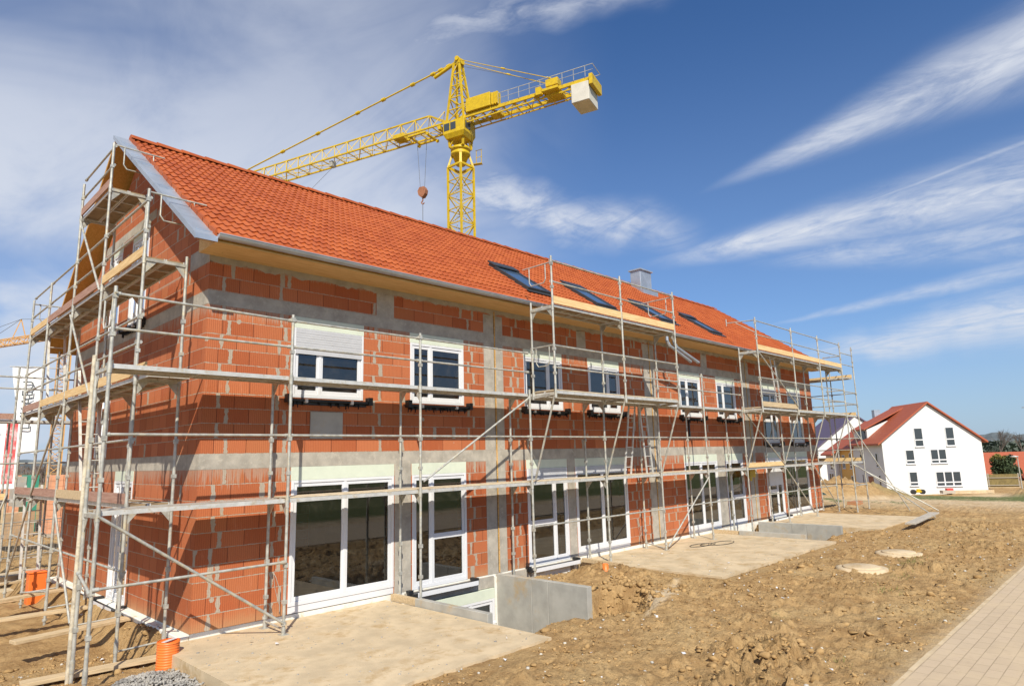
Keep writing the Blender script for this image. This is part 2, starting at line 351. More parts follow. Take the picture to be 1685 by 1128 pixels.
# ------------------------------------------------------------------ mesh building
class MB:
    def __init__(s, tf=None): s.v = []; s.f = []; s.mi = []; s.tf = tf; s.cur = 0; s.smooth = []
    def add(s, vs, fs, sm=False):
        o = len(s.v)
        for q in vs:
            q = tuple(q)
            s.v.append(tuple(s.tf(*q)) if s.tf else q)
        for f in fs: s.f.append(tuple(i+o for i in f)); s.mi.append(s.cur); s.smooth.append(sm)
        return s
    def box(s, x0, x1, y0, y1, z0, z1):
        return s.add([(x0, y0, z0), (x1, y0, z0), (x1, y1, z0), (x0, y1, z0), (x0, y0, z1), (x1, y0, z1), (x1, y1, z1), (x0, y1, z1)],
                     [(0, 3, 2, 1), (4, 5, 6, 7), (0, 1, 5, 4), (1, 2, 6, 5), (2, 3, 7, 6), (3, 0, 4, 7)])
    def quad(s, *p): return s.add(p, [tuple(range(len(p)))])
    def bar(s, a, b, wd, ht, upv=(0, 0, 1)):
        a = Vector(a); b = Vector(b); d = (b-a).normalized(); u = Vector(upv)
        if abs(d.dot(u)) > .98: u = Vector((1, 0, 0))
        sd = d.cross(u).normalized()*wd/2; u2 = sd.cross(d).normalized()*ht/2
        vs = [q+i*sd+j*u2 for q in (a, b) for i, j in ((-1, -1), (1, -1), (1, 1), (-1, 1))]
        return s.add(vs, [(0, 1, 2, 3), (4, 7, 6, 5), (0, 4, 5, 1), (1, 5, 6, 2), (2, 6, 7, 3), (3, 7, 4, 0)])
    def tube(s, a, b, r, n=8, r2=None, cap=True):
        a = Vector(a); b = Vector(b); d = (b-a).normalized(); u = Vector((0, 0, 1)) if abs(d.z) < .9 else Vector((1, 0, 0))
        p = d.cross(u).normalized(); q = d.cross(p)
        r2 = r if r2 is None else r2
        vs = [c+(p*math.cos(2*math.pi*i/n)+q*math.sin(2*math.pi*i/n))*rr for c, rr in ((a, r), (b, r2)) for i in range(n)]
        s.add(vs, [(i, (i+1) % n, n+(i+1) % n, n+i) for i in range(n)], True)
        if cap: s.add(vs, [tuple(range(n))[::-1], tuple(range(n, 2*n))])
        return s
    def path(s, pts, r, n=6):
        for a, b in zip(pts[:-1], pts[1:]): s.tube(a, b, r, n)
        return s
    def lathe(s, c, prof, n=24):
        c = Vector(c); vs = []; k = len(prof)
        for i in range(n):
            a = 2*math.pi*i/n
            for r, z in prof: vs.append(c+Vector((r*math.cos(a), r*math.sin(a), z)))
        s.add(vs, [(i*k+j, ((i+1) % n)*k+j, ((i+1) % n)*k+j+1, i*k+j+1) for i in range(n) for j in range(k-1)], True)
        return s
    def build(s, name, mats, parent=None, bevel=0.):
        if not s.v: return None
        me = bpy.data.meshes.new(name)
        off = Vector((0, 0, 0)); q = parent
        while q is not None: off += q.location; q = q.parent
        vs = np.array(s.v, dtype=float)
        loc = None
        if parent is None:
            mn = vs.min(0); mx = vs.max(0); off = Vector(((mn[0]+mx[0])/2, (mn[1]+mx[1])/2, mn[2])); loc = off.copy()
        vs = vs-np.array(off)
        me.from_pydata(vs.tolist(), [], s.f)
        if not isinstance(mats, (list, tuple)): mats = [mats]
        for m in mats: me.materials.append(MAT[m] if isinstance(m, str) else m)
        me.polygons.foreach_set('material_index', s.mi); me.polygons.foreach_set('use_smooth', s.smooth)
        me.update()
        o = bpy.data.objects.new(name, me); COL.objects.link(o)
        if parent is not None: o.parent = parent
        else: o.location = loc
        if bevel:
            b = o.modifiers.new('bevel', 'BEVEL'); b.width = bevel; b.segments = 1; b.limit_method = 'ANGLE'
        return o
def tag(o, label=None, cat=None, group=None, kind=None):
    for k, v in (('label', label), ('category', cat), ('group', group), ('kind', kind)):
        if v: o[k] = v
    return o
def thing(name, loc, label, cat, group=None):
    o = bpy.data.objects.new(name, None); COL.objects.link(o); o.location = loc; o.empty_display_size = .3
    return tag(o, label, cat, group)

# ------------------------------------------------------------------ value noise for terrain
def vnoise(x, y, seed=0):
    xi = np.floor(x).astype(int); yi = np.floor(y).astype(int); fx = x-xi; fy = y-yi
    fx = fx*fx*(3-2*fx); fy = fy*fy*(3-2*fy)
    def h(a, b):
        n = (a*374761393+b*668265263+seed*982451653) & 0x7fffffff
        n = ((n ^ (n >> 13))*1274126177) & 0x7fffffff
        return ((n ^ (n >> 16)) & 0xffff)/65535.
    return (h(xi, yi)*(1-fx)+h(xi+1, yi)*fx)*(1-fy)+(h(xi, yi+1)*(1-fx)+h(xi+1, yi+1)*fx)*fy
def fbm(x, y, o=4, seed=0, g=.5):
    t = 0; a = 1; n = 0
    for i in range(o):
        t = t+a*(vnoise(x, y, seed+i)-.5); n += a; a *= g; x = x*2.03+7.1; y = y*2.03+3.3
    return t/n
def sst(e0, e1, x):
    t = np.clip((x-e0)/(e1-e0), 0, 1); return t*t*(3-2*t)
def inbox(x, y, x0, x1, y0, y1, s=.1):
    return sst(x0-s, x0, x)*sst(x1+s, x1, x)*sst(y0-s, y0, y)*sst(y1+s, y1, y)
def gz(x, y):
    x = np.asarray(x, float); y = np.asarray(y, float)
    far = -np.clip((x-31)*.052, 0, 2.25)*sst(60, 10, y)
    z = far-.055
    rough = .15*fbm(x*.9, y*.9, 5, 3, .55)+.11*fbm(x*4.2, y*4.2, 4, 9, .72)-.09*np.abs(fbm(x*7, y*7, 3, 12, .6))*2
    cl = np.clip(fbm(x*3.2, y*3.2, 4, 21, .6)-.10, 0, 1)
    rough = rough+cl*.34
    street = sst(-8.0, -8.8+.3*fbm(x*1.1, y*0+1., 3, 6), y)
    soft = 1-street
    nearfac = 1-sst(20, 60, np.hypot(x, y))*.5
    side = sst(-.2, -.6, x)*sst(-9, -3.5, y)
    z = z-(.22+.16*sst(.0, 1.2, y))*side
    z = z-.24*sst(9.3, 10.5, y)*sst(14, 6, x)
    z = z+rough*soft*nearfac*(1-.45*side)
    # broken soil lumps near the paving and beside the pit
    for cx, cy, r, a in ((4.5, -7.1, .8, .30), (3.3, -7.5, .7, .26), (6.1, -6.3, .6, .16), (12.6, -7.2, .9, .12), (2.4, -7.9, .6, .16), (9.5, -6.6, 1.0, .10), (8.6, -1.9, 1.1, .16), (17, -7.3, 1.6, .12), (22, -6.5, 1.6, .14)):
        d = np.hypot(x-cx, y-cy)/r
        z = z+a*np.clip(1-d, 0, 1)**.7*(.15+2.3*np.abs(fbm(x*5.5+cx, y*5.5, 4, 31, .7))*2)*soft
    # mounds in front of the far houses
    for cx, cy, rx, ry, a in ((41.5, 4.6, 3.6, 3.0, 1.25), (37.6, 5.4, 3., 2.6, .8), (45.6, 3.5, 4.4, 2.6, 1.1), (34.5, 3.6, 3.5, 2.0, .3), (74, -3.5, 8, 4, 1.5), (66, -5.5, 5, 2.4, .5), (92, -4, 8, 5, 1.7)):
        d = np.hypot((x-cx)/rx, (y-cy)/ry)
        z = z+a*np.clip(1-d, 0, 1)**.9*(1+1.1*fbm(x*1.9, y*1.9, 5, 17, .6))
    # terraces: ground kept under the slabs
    def under(x0, x1, y0, y1, zz):
        nonlocal z
        k = inbox(x, y, x0, x1, y0, y1, .12 if zz < -.2 else .45); z = np.where(z > zz, z+(zz-z)*k*(1 if zz < -.2 else .8), z)
    for x0, x1 in ((-.7, 3.85), (9.3, 16.8), (20.1, 25.6)): under(x0, x1, -4.45, .1, -.125)
    for x0, x1 in ((-.38, 3.52), (9.6, 16.4), (20.4, 25.2)): under(x0, x1, -3.9, .1, -.32)
    under(.05, 26.7, 0, 9, -.6)
    # excavated pits for basement windows
    def pit(x0, x1, y0, y1, depth, s):
        nonlocal z
        e = .5*fbm(x*1.4, y*1.4, 3, 5)
        d = sst(y0-s+e, y0+.4+e*.5, y)*sst(.3, .15, y)*sst(x0-.12, x0, x)*sst(x1+.12, x1, x)
        z = z*(1-d)+depth*d
    pit(3.72, 6.6, -2.7, 0, -2.35, 1.15)
    pit(16.62, 19.6, -2.8, 0, -2.2, .9)
    # collapsed bank at the end of each retaining wall
    s_ = (x-5.1)*.8+(y+4.4)*.6+.35*fbm(x*2.5, y*2.5, 4, 8, .6); p_ = -(x-5.1)*.6+(y+4.4)*.8
    k = np.clip(s_/2.5, 0, 1)*sst(2.78, 2.58, s_)*sst(-.80, -.15, p_+.5*fbm(x*3, y*3, 3, 18))*sst(-2.5, -2.68, y)
    z = z-(.50+.7*fbm(x*2.6, y*2.6, 4, 41, .65)+.55*np.abs(fbm(x*6, y*6, 4, 44, .7)))*k
    k = inbox(x, y, 19.5, 21.3, -3.7, -3.15, .25); z = z-(.4+.4*fbm(x*3, y*3, 4, 8))*k
    k = inbox(x, y, 6.8, 9.4, -.55, .1, .35); z = z-.22*k
    return np.where(y < -8.72, np.minimum(z, -.12), z)
def grade(a, b, c, d, fine, growth):
    """coordinates: fine between b and c, growing out to a and d"""
    mid = list(np.arange(b, c, fine)); out = []
    st = fine; q = c
    while q < d: out.append(q); st *= growth; q += st
    out.append(d); inn = []; st = fine*growth; q = b-st
    while q > a: inn.append(q); st *= growth; q -= st
    inn.append(a)
    return np.array(inn[::-1]+mid+out)
xs = np.concatenate([grade(-1500, -2.5, 10.5, 10.6, .045, 1.07)[:-1], np.arange(10.6, 24, .085), grade(23.9, 24.05, 24.1, 2500, .12, 1.022)[2:]])
xs = np.unique(np.round(xs, 4)); xs = xs[np.insert(np.diff(xs) > .02, 0, True)]
ys = grade(-1500, -8.9, .1, 1800, .045, 1.035)
X, Y = np.meshgrid(xs, ys); Z = gz(X, Y)
nx, ny = len(xs), len(ys)
vs = np.stack([X.ravel(), Y.ravel(), Z.ravel()], 1)
i = np.arange(nx*ny).reshape(ny, nx)
fs = np.stack([i[:-1, :-1].ravel(), i[:-1, 1:].ravel(), i[1:, 1:].ravel(), i[1:, :-1].ravel()], 1)
me = bpy.data.meshes.new('ground'); me.vertices.add(len(vs)); me.vertices.foreach_set('co', vs.ravel())
me.loops.add(fs.size); me.loops.foreach_set('vertex_index', fs.ravel())
me.polygons.add(len(fs)); me.polygons.foreach_set('loop_start', np.arange(0, fs.size, 4)); me.polygons.foreach_set('loop_total', np.full(len(fs), 4))
me.polygons.foreach_set('use_smooth', np.ones(len(fs), bool)); me.update(calc_edges=True); me.validate()
me.materials.append(MAT['soil'])
g = bpy.data.objects.new('ground', me); COL.objects.link(g); tag(g, kind='structure')
print('ground', nx, ny)

# clods, stones
ICO_V = None
def ico():
    p = (1+5**.5)/2
    v = [(-1, p, 0), (1, p, 0), (-1, -p, 0), (1, -p, 0), (0, -1, p), (0, 1, p), (0, -1, -p), (0, 1, -p), (p, 0, -1), (p, 0, 1), (-p, 0, -1), (-p, 0, 1)]
    f = [(0, 11, 5), (0, 5, 1), (0, 1, 7), (0, 7, 10), (0, 10, 11), (1, 5, 9), (5, 11, 4), (11, 10, 2), (10, 7, 6), (7, 1, 8), (3, 9, 4), (3, 4, 2), (3, 2, 6), (3, 6, 8), (3, 8, 9), (4, 9, 5), (2, 4, 11), (6, 2, 10), (8, 6, 7), (9, 8, 1)]
    return np.array(v)/math.hypot(1, p), np.array(f)
IV, IF = ico()
def rocks(name, pts, sizes, mat, flat=.65, jag=.35, label=None, kind='stuff'):
    n = len(pts)
    V = IV[None]*(1+jag*(np.random.rand(n, 12, 1)-.5)*2)
    a = np.random.rand(n)*6.28; ca, sa = np.cos(a), np.sin(a)
    sc = np.stack([.75+.6*np.random.rand(n), .75+.5*np.random.rand(n), flat*(.7+.6*np.random.rand(n))], 1)
    V = V*sc[:, None, :]*np.array(sizes)[:, None, None]
    x = V[..., 0]*ca[:, None]-V[..., 1]*sa[:, None]; y = V[..., 0]*sa[:, None]+V[..., 1]*ca[:, None]
    V = np.stack([x, y, V[..., 2]], 2)+np.array(pts)[:, None, :]
    F = (IF[None]+(np.arange(n)*12)[:, None, None]).reshape(-1, 3)
    me = bpy.data.meshes.new(name); me.vertices.add(n*12); me.vertices.foreach_set('co', V.ravel())
    me.loops.add(F.size); me.loops.foreach_set('vertex_index', F.ravel())
    me.polygons.add(len(F)); me.polygons.foreach_set('loop_start', np.arange(0, F.size, 3)); me.polygons.foreach_set('loop_total', np.full(len(F), 3))
    me.update(calc_edges=True); me.materials.append(MAT[mat])
    o = bpy.data.objects.new(name, me); COL.objects.link(o)
    tag(o, label, kind=kind); return o
TERR = ((-.45, 3.62, -4.25), (9.5, 16.5, -3.97), (20.3, 25.3, -4.1))
def free(x, y, m=0.):
    ok = (y > -8.55)
    for a, b, c in TERR: ok &= ~((x > a-m) & (x < b+m) & (y > c-m) & (y < .1))
    ok &= ~((x > -.1) & (x < 26.8) & (y > -.1) & (y < 9))
    ok &= ~((x > 3.6) & (x < 6.8) & (y > -2.8)); ok &= ~((x > 17) & (x < 20.2) & (y > -2.9))
    return ok
def scatter(n, x0, x1, y0, y1, pw=1.):
    x = x0+(x1-x0)*np.random.rand(n)**pw; y = y0+(y1-y0)*np.random.rand(n)
    k = free(x, y); x, y = x[k], y[k]; return x, y, gz(x, y)
x, y, z = scatter(26000, -2.5, 22, -8.5, 2, 1.3)
dens = fbm(x*1.1, y*1.1, 3, 77) > -.08
x, y, z = x[dens], y[dens], z[dens]
sz = .007+.026*np.random.rand(len(x))**3
rocks('soil_clod', np.stack([x, y, z+sz*.2], 1), sz, 'clod', .55, .62, 'small loose clods of brown soil strewn over the building site')
x, y, z = scatter(750, -2.5, 18, -8.5, 2, 1.2); x2, y2, z2 = scatter(420, 6.1, 8.0, -4.1, -2.3); x3 = np.random.normal(4.5, .45, 130); y3 = np.random.normal(-7.1, .35, 130); x = np.concatenate([x, x2, x3]); y = np.concatenate([y, y2, y3]); z = gz(x, y); sz = .025+.05*np.random.rand(len(x))**2.5
rocks('clod', np.stack([x, y, z+sz*.15], 1), sz, 'clod', .6, .55, 'larger broken clods of brown soil between the terraces and the paving')
x, y, z = scatter(1100, -2.5, 22, -8.5, 2, 1.2); sz = .008+.022*np.random.rand(len(x))**2.2
rocks('stone', np.stack([x, y, z+sz*.3], 1), sz, 'stone', .7, .3, 'pale and grey stones scattered on the brown soil')
n = 3800; a = np.random.rand(n)*6.28; r = np.sqrt(np.random.rand(n)); x = -.85+r*np.cos(a)*.62; y = -1.75+r*np.sin(a)*1.25
z = gz(x, y)+.16*(1-r)**.8*np.random.rand(n)**.5; k = x < -.5; sz = (.010+.016*np.random.rand(n))
rocks('gravel', np.stack([x, y, z], 1)[k], sz[k], 'gravel', .8, .35, 'grey gravel heaped against the edge of the nearest concrete terrace')
# sparse weeds
gb = MB()
for cx, cy, n, r in ((12.9, -6.8, 90, .35), (13.6, -6.7, 70, .3), (9.6, -7.2, 50, .18), (17.2, -7., 60, .4), (11.6, -6.9, 40, .2), (4.9, -7.9, 30, .12)):
    for q in range(n):
        x = cx+random.gauss(0, r); y = cy+random.gauss(0, r*.6); z = float(gz(x, y)); h = random.uniform(.04, .1); a = random.random()*6.28
        dx_, dy_ = math.cos(a), math.sin(a)
        gb.add([(x-dy_*.004, y+dx_*.004, z), (x+dy_*.004, y-dx_*.004, z), (x+dx_*h*.6, y+dy_*h*.6, z+h)], [(0, 1, 2)])
tag(gb.build('grass', 'grass'), 'sparse green weeds sprouting from the brown soil near the manholes', kind='stuff')

# paving + kerb strip
p = MB(); p.box(-60, 160, -13.6, -8.67, -.30, -.02); tag(p.build('pavement', 'paver'), kind='structure')
p = MB()
for k in range(-20, 120): p.box(k*1.0+.004, k*1.0+.996, -8.665, -8.61, -.3, -.03+random.uniform(-.006, .006))
tag(p.build('kerb', 'slab'), kind='structure')

# ------------------------------------------------------------------ terraces and pits
GT = 'ground floor terraces of the brick row'
for (x0, x1, y1), lab, nm in zip(TERR, ('dusty concrete terrace slab at the near corner of the brick house, closest to the viewer', 'long dusty concrete terrace slab in front of the middle houses of the brick row', 'dusty concrete terrace slab at the far right end of the brick row'), range(3)):
    m = MB(); n = 26
    top = [(x0, -.005), (x0, y1)] + [(x0+(x1-x0)*k/n, y1+random.uniform(-.015, .03)) for k in range(1, n)] + [(x1, y1), (x1, -.005)]
    T = [(a, b, -.08) for a, b in top]; B = [(a, b, -.36) for a, b in top]; c_ = len(T)
    m.add(T+B, [tuple(range(c_))]+[(q, (q+1) % c_, c_+(q+1) % c_, c_+q)[::-1] for q in range(c_)])
    tag(m.build('terrace', 'slab', bevel=0), lab, 'terrace', GT)
def ret_wall(x, y0, y1, top, bot, lab):
    t = thing('retaining_wall', (x, y0, bot), lab, 'wall', 'concrete retaining walls of the basement pits')
    cuts = [y0, y0+(y1-y0)*.42, y0+(y1-y0)*.60, y1]
    for a, b in zip(cuts[:-1], cuts[1:]):
        m = MB(); s = .006 if b > a else -.006
        m.box(x, x+.15, min(a, b)+.004, max(a, b)-.004, bot, top); m.build('concrete_panel', 'conc_panel', t, .006)
ret_wall(6.56, -.02, -2.62, .0, -2.5, 'grey precast concrete retaining wall beside the open basement pit near the first two houses')
ret_wall(19.6, -.25, -3.1, .03, -2.4, 'light grey precast concrete retaining wall of the far basement pit before the last terrace')
m = MB(); m.box(3.64, 3.76, -2.85, -.9, -.3, .05); tag(m.build('concrete_kerb', 'conc_panel', bevel=.006), 'low concrete upstand along the right edge of the nearest terrace', 'kerb')
m = MB(); m.box(16.51, 16.63, -3.1, -1.0, -.3, .05); tag(m.build('concrete_kerb', 'conc_panel', bevel=.006), 'low concrete upstand along the right edge of the long middle terrace', 'kerb')
m = MB(); m.bar((3.72, -.10, -.03), (3.72, -.88, -.03), .1, .12); tag(m.build('timber_board', 'wood_old'), 'short rough board lying between the nearest terrace and the basement pit', 'board')
m = MB(); m.bar((16.57, -.1, -.02), (16.57, -.97, -.02), .1, .12); tag(m.build('timber_board', 'wood_old'), 'short timber board at the wall end of the long middle terrace edge', 'board')
m = MB(); m.bar((9.42, -.25, -.03), (9.36, -1.5, -.05), .11, .09); tag(m.build('timber_board', 'wood_old'), 'rough board on the soil along the left edge of the middle terrace', 'board')
# manholes
for x, y, lab in ((12.02, -6.0, 'round pale concrete manhole cover nearer the paving'), (14.7, -6.05, 'round pale concrete manhole cover farther right in the soil')):
    t = thing('manhole', (x, y, -.2), lab, 'manhole', 'concrete manhole covers in the soil')
    z0 = float(gz(x, y))-.015
    MB().lathe((x, y, 0), [(.0, z0+.0), (.0, z0+.055), (.44, z0+.05), (.52, z0+.045), (.52, z0-.3)], 40).build('shaft_ring', 'slab', t)
    MB().lathe((x, y, 0), [(0, z0+.085), (.36, z0+.08), (.38, z0+.07), (.38, z0+.045)], 40).build('cover', 'slab', t)
# orange pipes
def pipe(x, y, z0, z1, r, lab, ribs=18):
    t = thing('drain_pipe', (x, y, z0), lab, 'pipe')
    pr = []
    for k in range(ribs):
        za = z0+(z1-z0)*k/ribs; zb = z0+(z1-z0)*(k+1)/ribs
        pr += [(r-.008, za), (r, za+.3*(zb-za)), (r, za+.7*(zb-za)), (r-.008, zb)]
    MB().lathe((x, y, 0), pr, 32).build('ribbed_body', 'orange_pipe', t)
    MB().lathe((x, y, 0), [(0, z1-.02), (r*.9, z1-.015), (r*1.01, z1), (r*1.01, z1-.03)], 32).build('cap', 'orange_pipe', t)
    return t
t = pipe(-.46, -.48, -.55, .09, .15, 'orange ribbed drain pipe with a cap standing by the near house corner')
MB().bar((-.56, -.56, .098), (-.35, -.44, .098), .06, .004).build('sticker', 'white', t)
t = thing('drain_box', (-.55, 8.0, -.5), 'orange square drain shaft standing by the far end of the gable scaffold', 'pipe')
MB().box(-.72, -.38, 7.83, 8.17, -.5, .22).build('shaft', 'orange_pipe', t, .01)
MB().box(-.74, -.36, 7.81, 8.19, .22, .26).build('lid', 'orange_pipe', t, .01)
t = thing('pipe_stub', (8.35, -1.7, -.1), 'small orange pipe stub poking out of the soil heap', 'pipe')
MB().lathe((8.35, -1.75, 0), [(.0, .02), (.05, .02), (.055, .14), (.065, .14), (.065, -.1)], 20).build('socket', 'orange_pipe', t)

# ------------------------------------------------------------------ the brick row
H = thing('terraced_house', (13.4, 4.5, 0), 'unfinished orange clay-block terraced house row with bright orange tiled roof', 'house')
L = 26.75; Dp = 8.8; RY = 4.5; RZ = 9.85; SL = (9.85-6.21)/5.28; EY = -.78; EZ = 6.21; BZ = 6.1; 
SLB = .82
WIN_U = [(1.55, 3.05), (4.2, 5.7), (7.7, 9.17), (10.3, 11.77), (15.15, 16.55), (17.7, 19.15)]
TALL_U = [(21.38, 22.82), (23.98, 25.42)]
DOORS = [(1.6, 3.8), (4.25, 5.73), (7.7, 9.22), (9.56, 11.9), (15.14, 17.35), (17.94, 19.32), (21.25, 22.75), (23.0, 25.53)]
holes = [(a, b, 3.74, 5.25) for a, b in WIN_U]+[(a, b, 2.86, 5.25) for a, b in TALL_U]+[(a, b, .0, 2.5) for a, b in DOORS]
def wall_strips(m, us, holes, z0, topf, P, thick):
    """vertical strips with openings; P(u, n, z) maps to the world, n=0 outer face"""
    us = sorted(set([round(q, 4) for q in us]+[h[0] for h in holes]+[h[1] for h in holes]))
    for a, b in zip(us[:-1], us[1:]):
        mid = (a+b)/2; hs = sorted([(h[2], h[3]) for h in holes if h[0] < mid < h[1]])
        z = z0; seg = []
        for h in hs:
            if h[0] > z+1e-4: seg.append((z, h[0], False))
            z = h[1]
        seg.append((z, None, True))
        for s0, s1, top in seg:
            za, zb = (topf(a), topf(b)) if top else (s1, s1)
            m.quad(P(a, 0, s0), P(b, 0, s0), P(b, 0, zb), P(a, 0, za))
            m.quad(P(b, -thick, s0), P(a, -thick, s0), P(a, -thick, za), P(b, -thick, zb))
    for h in holes:
        a, b, c, d = h
        m.quad(P(a, 0, c), P(a, 0, d), P(a, -thick, d), P(a, -thick, c)); m.quad(P(b, 0, c), P(b, -thick, c), P(b, -thick, d), P(b, 0, d))
        m.quad(P(a, 0, c), P(a, -thick, c), P(b, -thick, c), P(b, 0, c)); m.quad(P(a, 0, d), P(b, 0, d), P(b, -thick, d), P(a, -thick, d))
PF = lambda u, n, z: (u, -n, z)
PG = lambda u, n, z: (-n, u, z)
m = MB(); wall_strips(m, [0, L], holes, 0, lambda u: 6.08, PF, .3); 
m.build('front_wall', 'brick_x', H)
gholes = [(3.35, 4.45, 5.5, 7.62), (5.2, 6.2, 5.5, 7.62), (5.3, 6.25, 2.8, 4.95), (3.3, 4.5, .0, 2.5)]
topg = lambda y: min(6.4+SL*y, 6.4+SL*RY-SLB*(y-RY))-.05
m = MB(); wall_strips(m, [0, RY, Dp], gholes, 0, topg, PG, .3); m.build('gable_wall', 'brick_y', H)
m = MB(); wall_strips(m, [0, RY, Dp], [], 0, topg, lambda u, n, z: (L+n, u, z), .3); m.build('gable_wall', 'brick_y', H)
m = MB(); m.box(.3, L-.3, Dp-.3, Dp, 0, 6.3); m.build('back_wall', 'brick_x', H)
# interior slabs and party walls
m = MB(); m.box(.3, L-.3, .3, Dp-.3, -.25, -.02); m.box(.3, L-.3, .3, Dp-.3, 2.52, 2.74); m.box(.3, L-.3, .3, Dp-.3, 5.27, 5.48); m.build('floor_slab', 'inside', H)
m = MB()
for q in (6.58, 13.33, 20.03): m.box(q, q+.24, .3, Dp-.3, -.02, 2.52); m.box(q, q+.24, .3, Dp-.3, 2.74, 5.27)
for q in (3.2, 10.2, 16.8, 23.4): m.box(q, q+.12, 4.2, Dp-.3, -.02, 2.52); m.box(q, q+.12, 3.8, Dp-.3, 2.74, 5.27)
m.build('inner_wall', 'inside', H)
# concrete bands, columns (3 mm proud of the blocks)
m = MB()
m.box(-.003, L+.003, -.003, .05, 2.5, 2.745); m.box(-.003, .05, .05, Dp, 2.5, 2.745); m.build('concrete_band', 'conc', H)
m = MB(); m.box(-.003, L+.003, -.003, .05, 5.25, 5.49); m.box(-.003, .05, .05, 3.349, 5.25, 5.49); m.box(-.003, .05, 3.349, Dp, 5.25, 5.498); m.build('concrete_band', 'conc', H)
m = MB(); N = 300
ed = [(L*k/N, 6.0-.05*random.random()**2-.018*math.sin(k*.7)) for k in range(N+1)]
for (a, za), (b, zb) in zip(ed[:-1], ed[1:]): m.quad((a, -.004, za), (b, -.004, zb), (b, -.004, 6.13), (a, -.004, 6.13)); m.quad((a, -.004, za), (a, .03, za), (b, .03, zb), (b, -.004, zb))
m.build('concrete_band', 'conc', H)
m = MB()
for (a, b) in ((3.82, 4.22), (9.24, 9.54), (17.37, 17.92)): m = MB(); m.box(a, b, -.004, .06, 0, 2.499); m.build('concrete_column', 'conc', H)
for q in (6.7, 13.45, 20.15):
    m = MB()
    for (z0, z1) in ((0, 2.499), (2.746, 5.249), (5.491, 5.95)):
        m.box(q-.36, q-.03, -.005, .06, z0, z1); m.box(q+.03, q+.27, -.005, .06, z0, z1)
    m.build('concrete_column', 'conc', H)
    m = MB(); m.box(q-.028, q+.028, .0, .05, 0.02, 6.05); m.bar((q, -.008, .02), (q, -.008, 6.05), .03, .012, (0, 1, 0)); m.build('joint', 'foam', H)
m = MB()
for a, b in ((3.35, 3.78), (9.85, 10.25), (16.75, 17.15), (23.2, 23.55)): m = MB(); m.box(a, b, -.004, .05, 5.491, 5.98); m.build('concrete_column', 'conc', H)
m = MB(); m.box(-.004, .05, 3.0, 6.6, 7.621, 7.82); m.build('concrete_lintel', 'conc', H)
m = MB(); m.box(-.004, .05, .0, .9, 5.98, 6.3); m.build('concrete_corner', 'conc', H)
# plinth / basement wall
m = MB(); m.box(.0, L, -.0, .3, -2.6, -.001); m.box(.0, .3, .3, Dp, -2.6, -.001); m.build('basement_wall', 'insul', H)
m = MB(); m.box(-.15, -.003, .0, Dp, -.9, -.02); m.build('plinth', 'insul', H, .01)
m = MB(); m.box(4.06, 6.48, -.05, -.003, -.26, -.03); m.box(6.73, 9.3, -.05, -.003, -.3, -.03); m.build('bitumen_strip', 'conc', H)
m = MB(); m.box(6.49, 6.555, -.06, -.003, -2.4, -.05); m.box(7.7, 9.1, -.09, -.052, -.5, -.12); m.box(19.3, 19.59, -.06, -.003, -2.4, -.3); m.build('insulation_panel', 'insul', H)
# slate grey panel
m = MB(); m.box(1.93, 2.6, -.02, -.003, 3.0, 3.49); m.build('fibre_cement_panel', 'conc_panel', H)

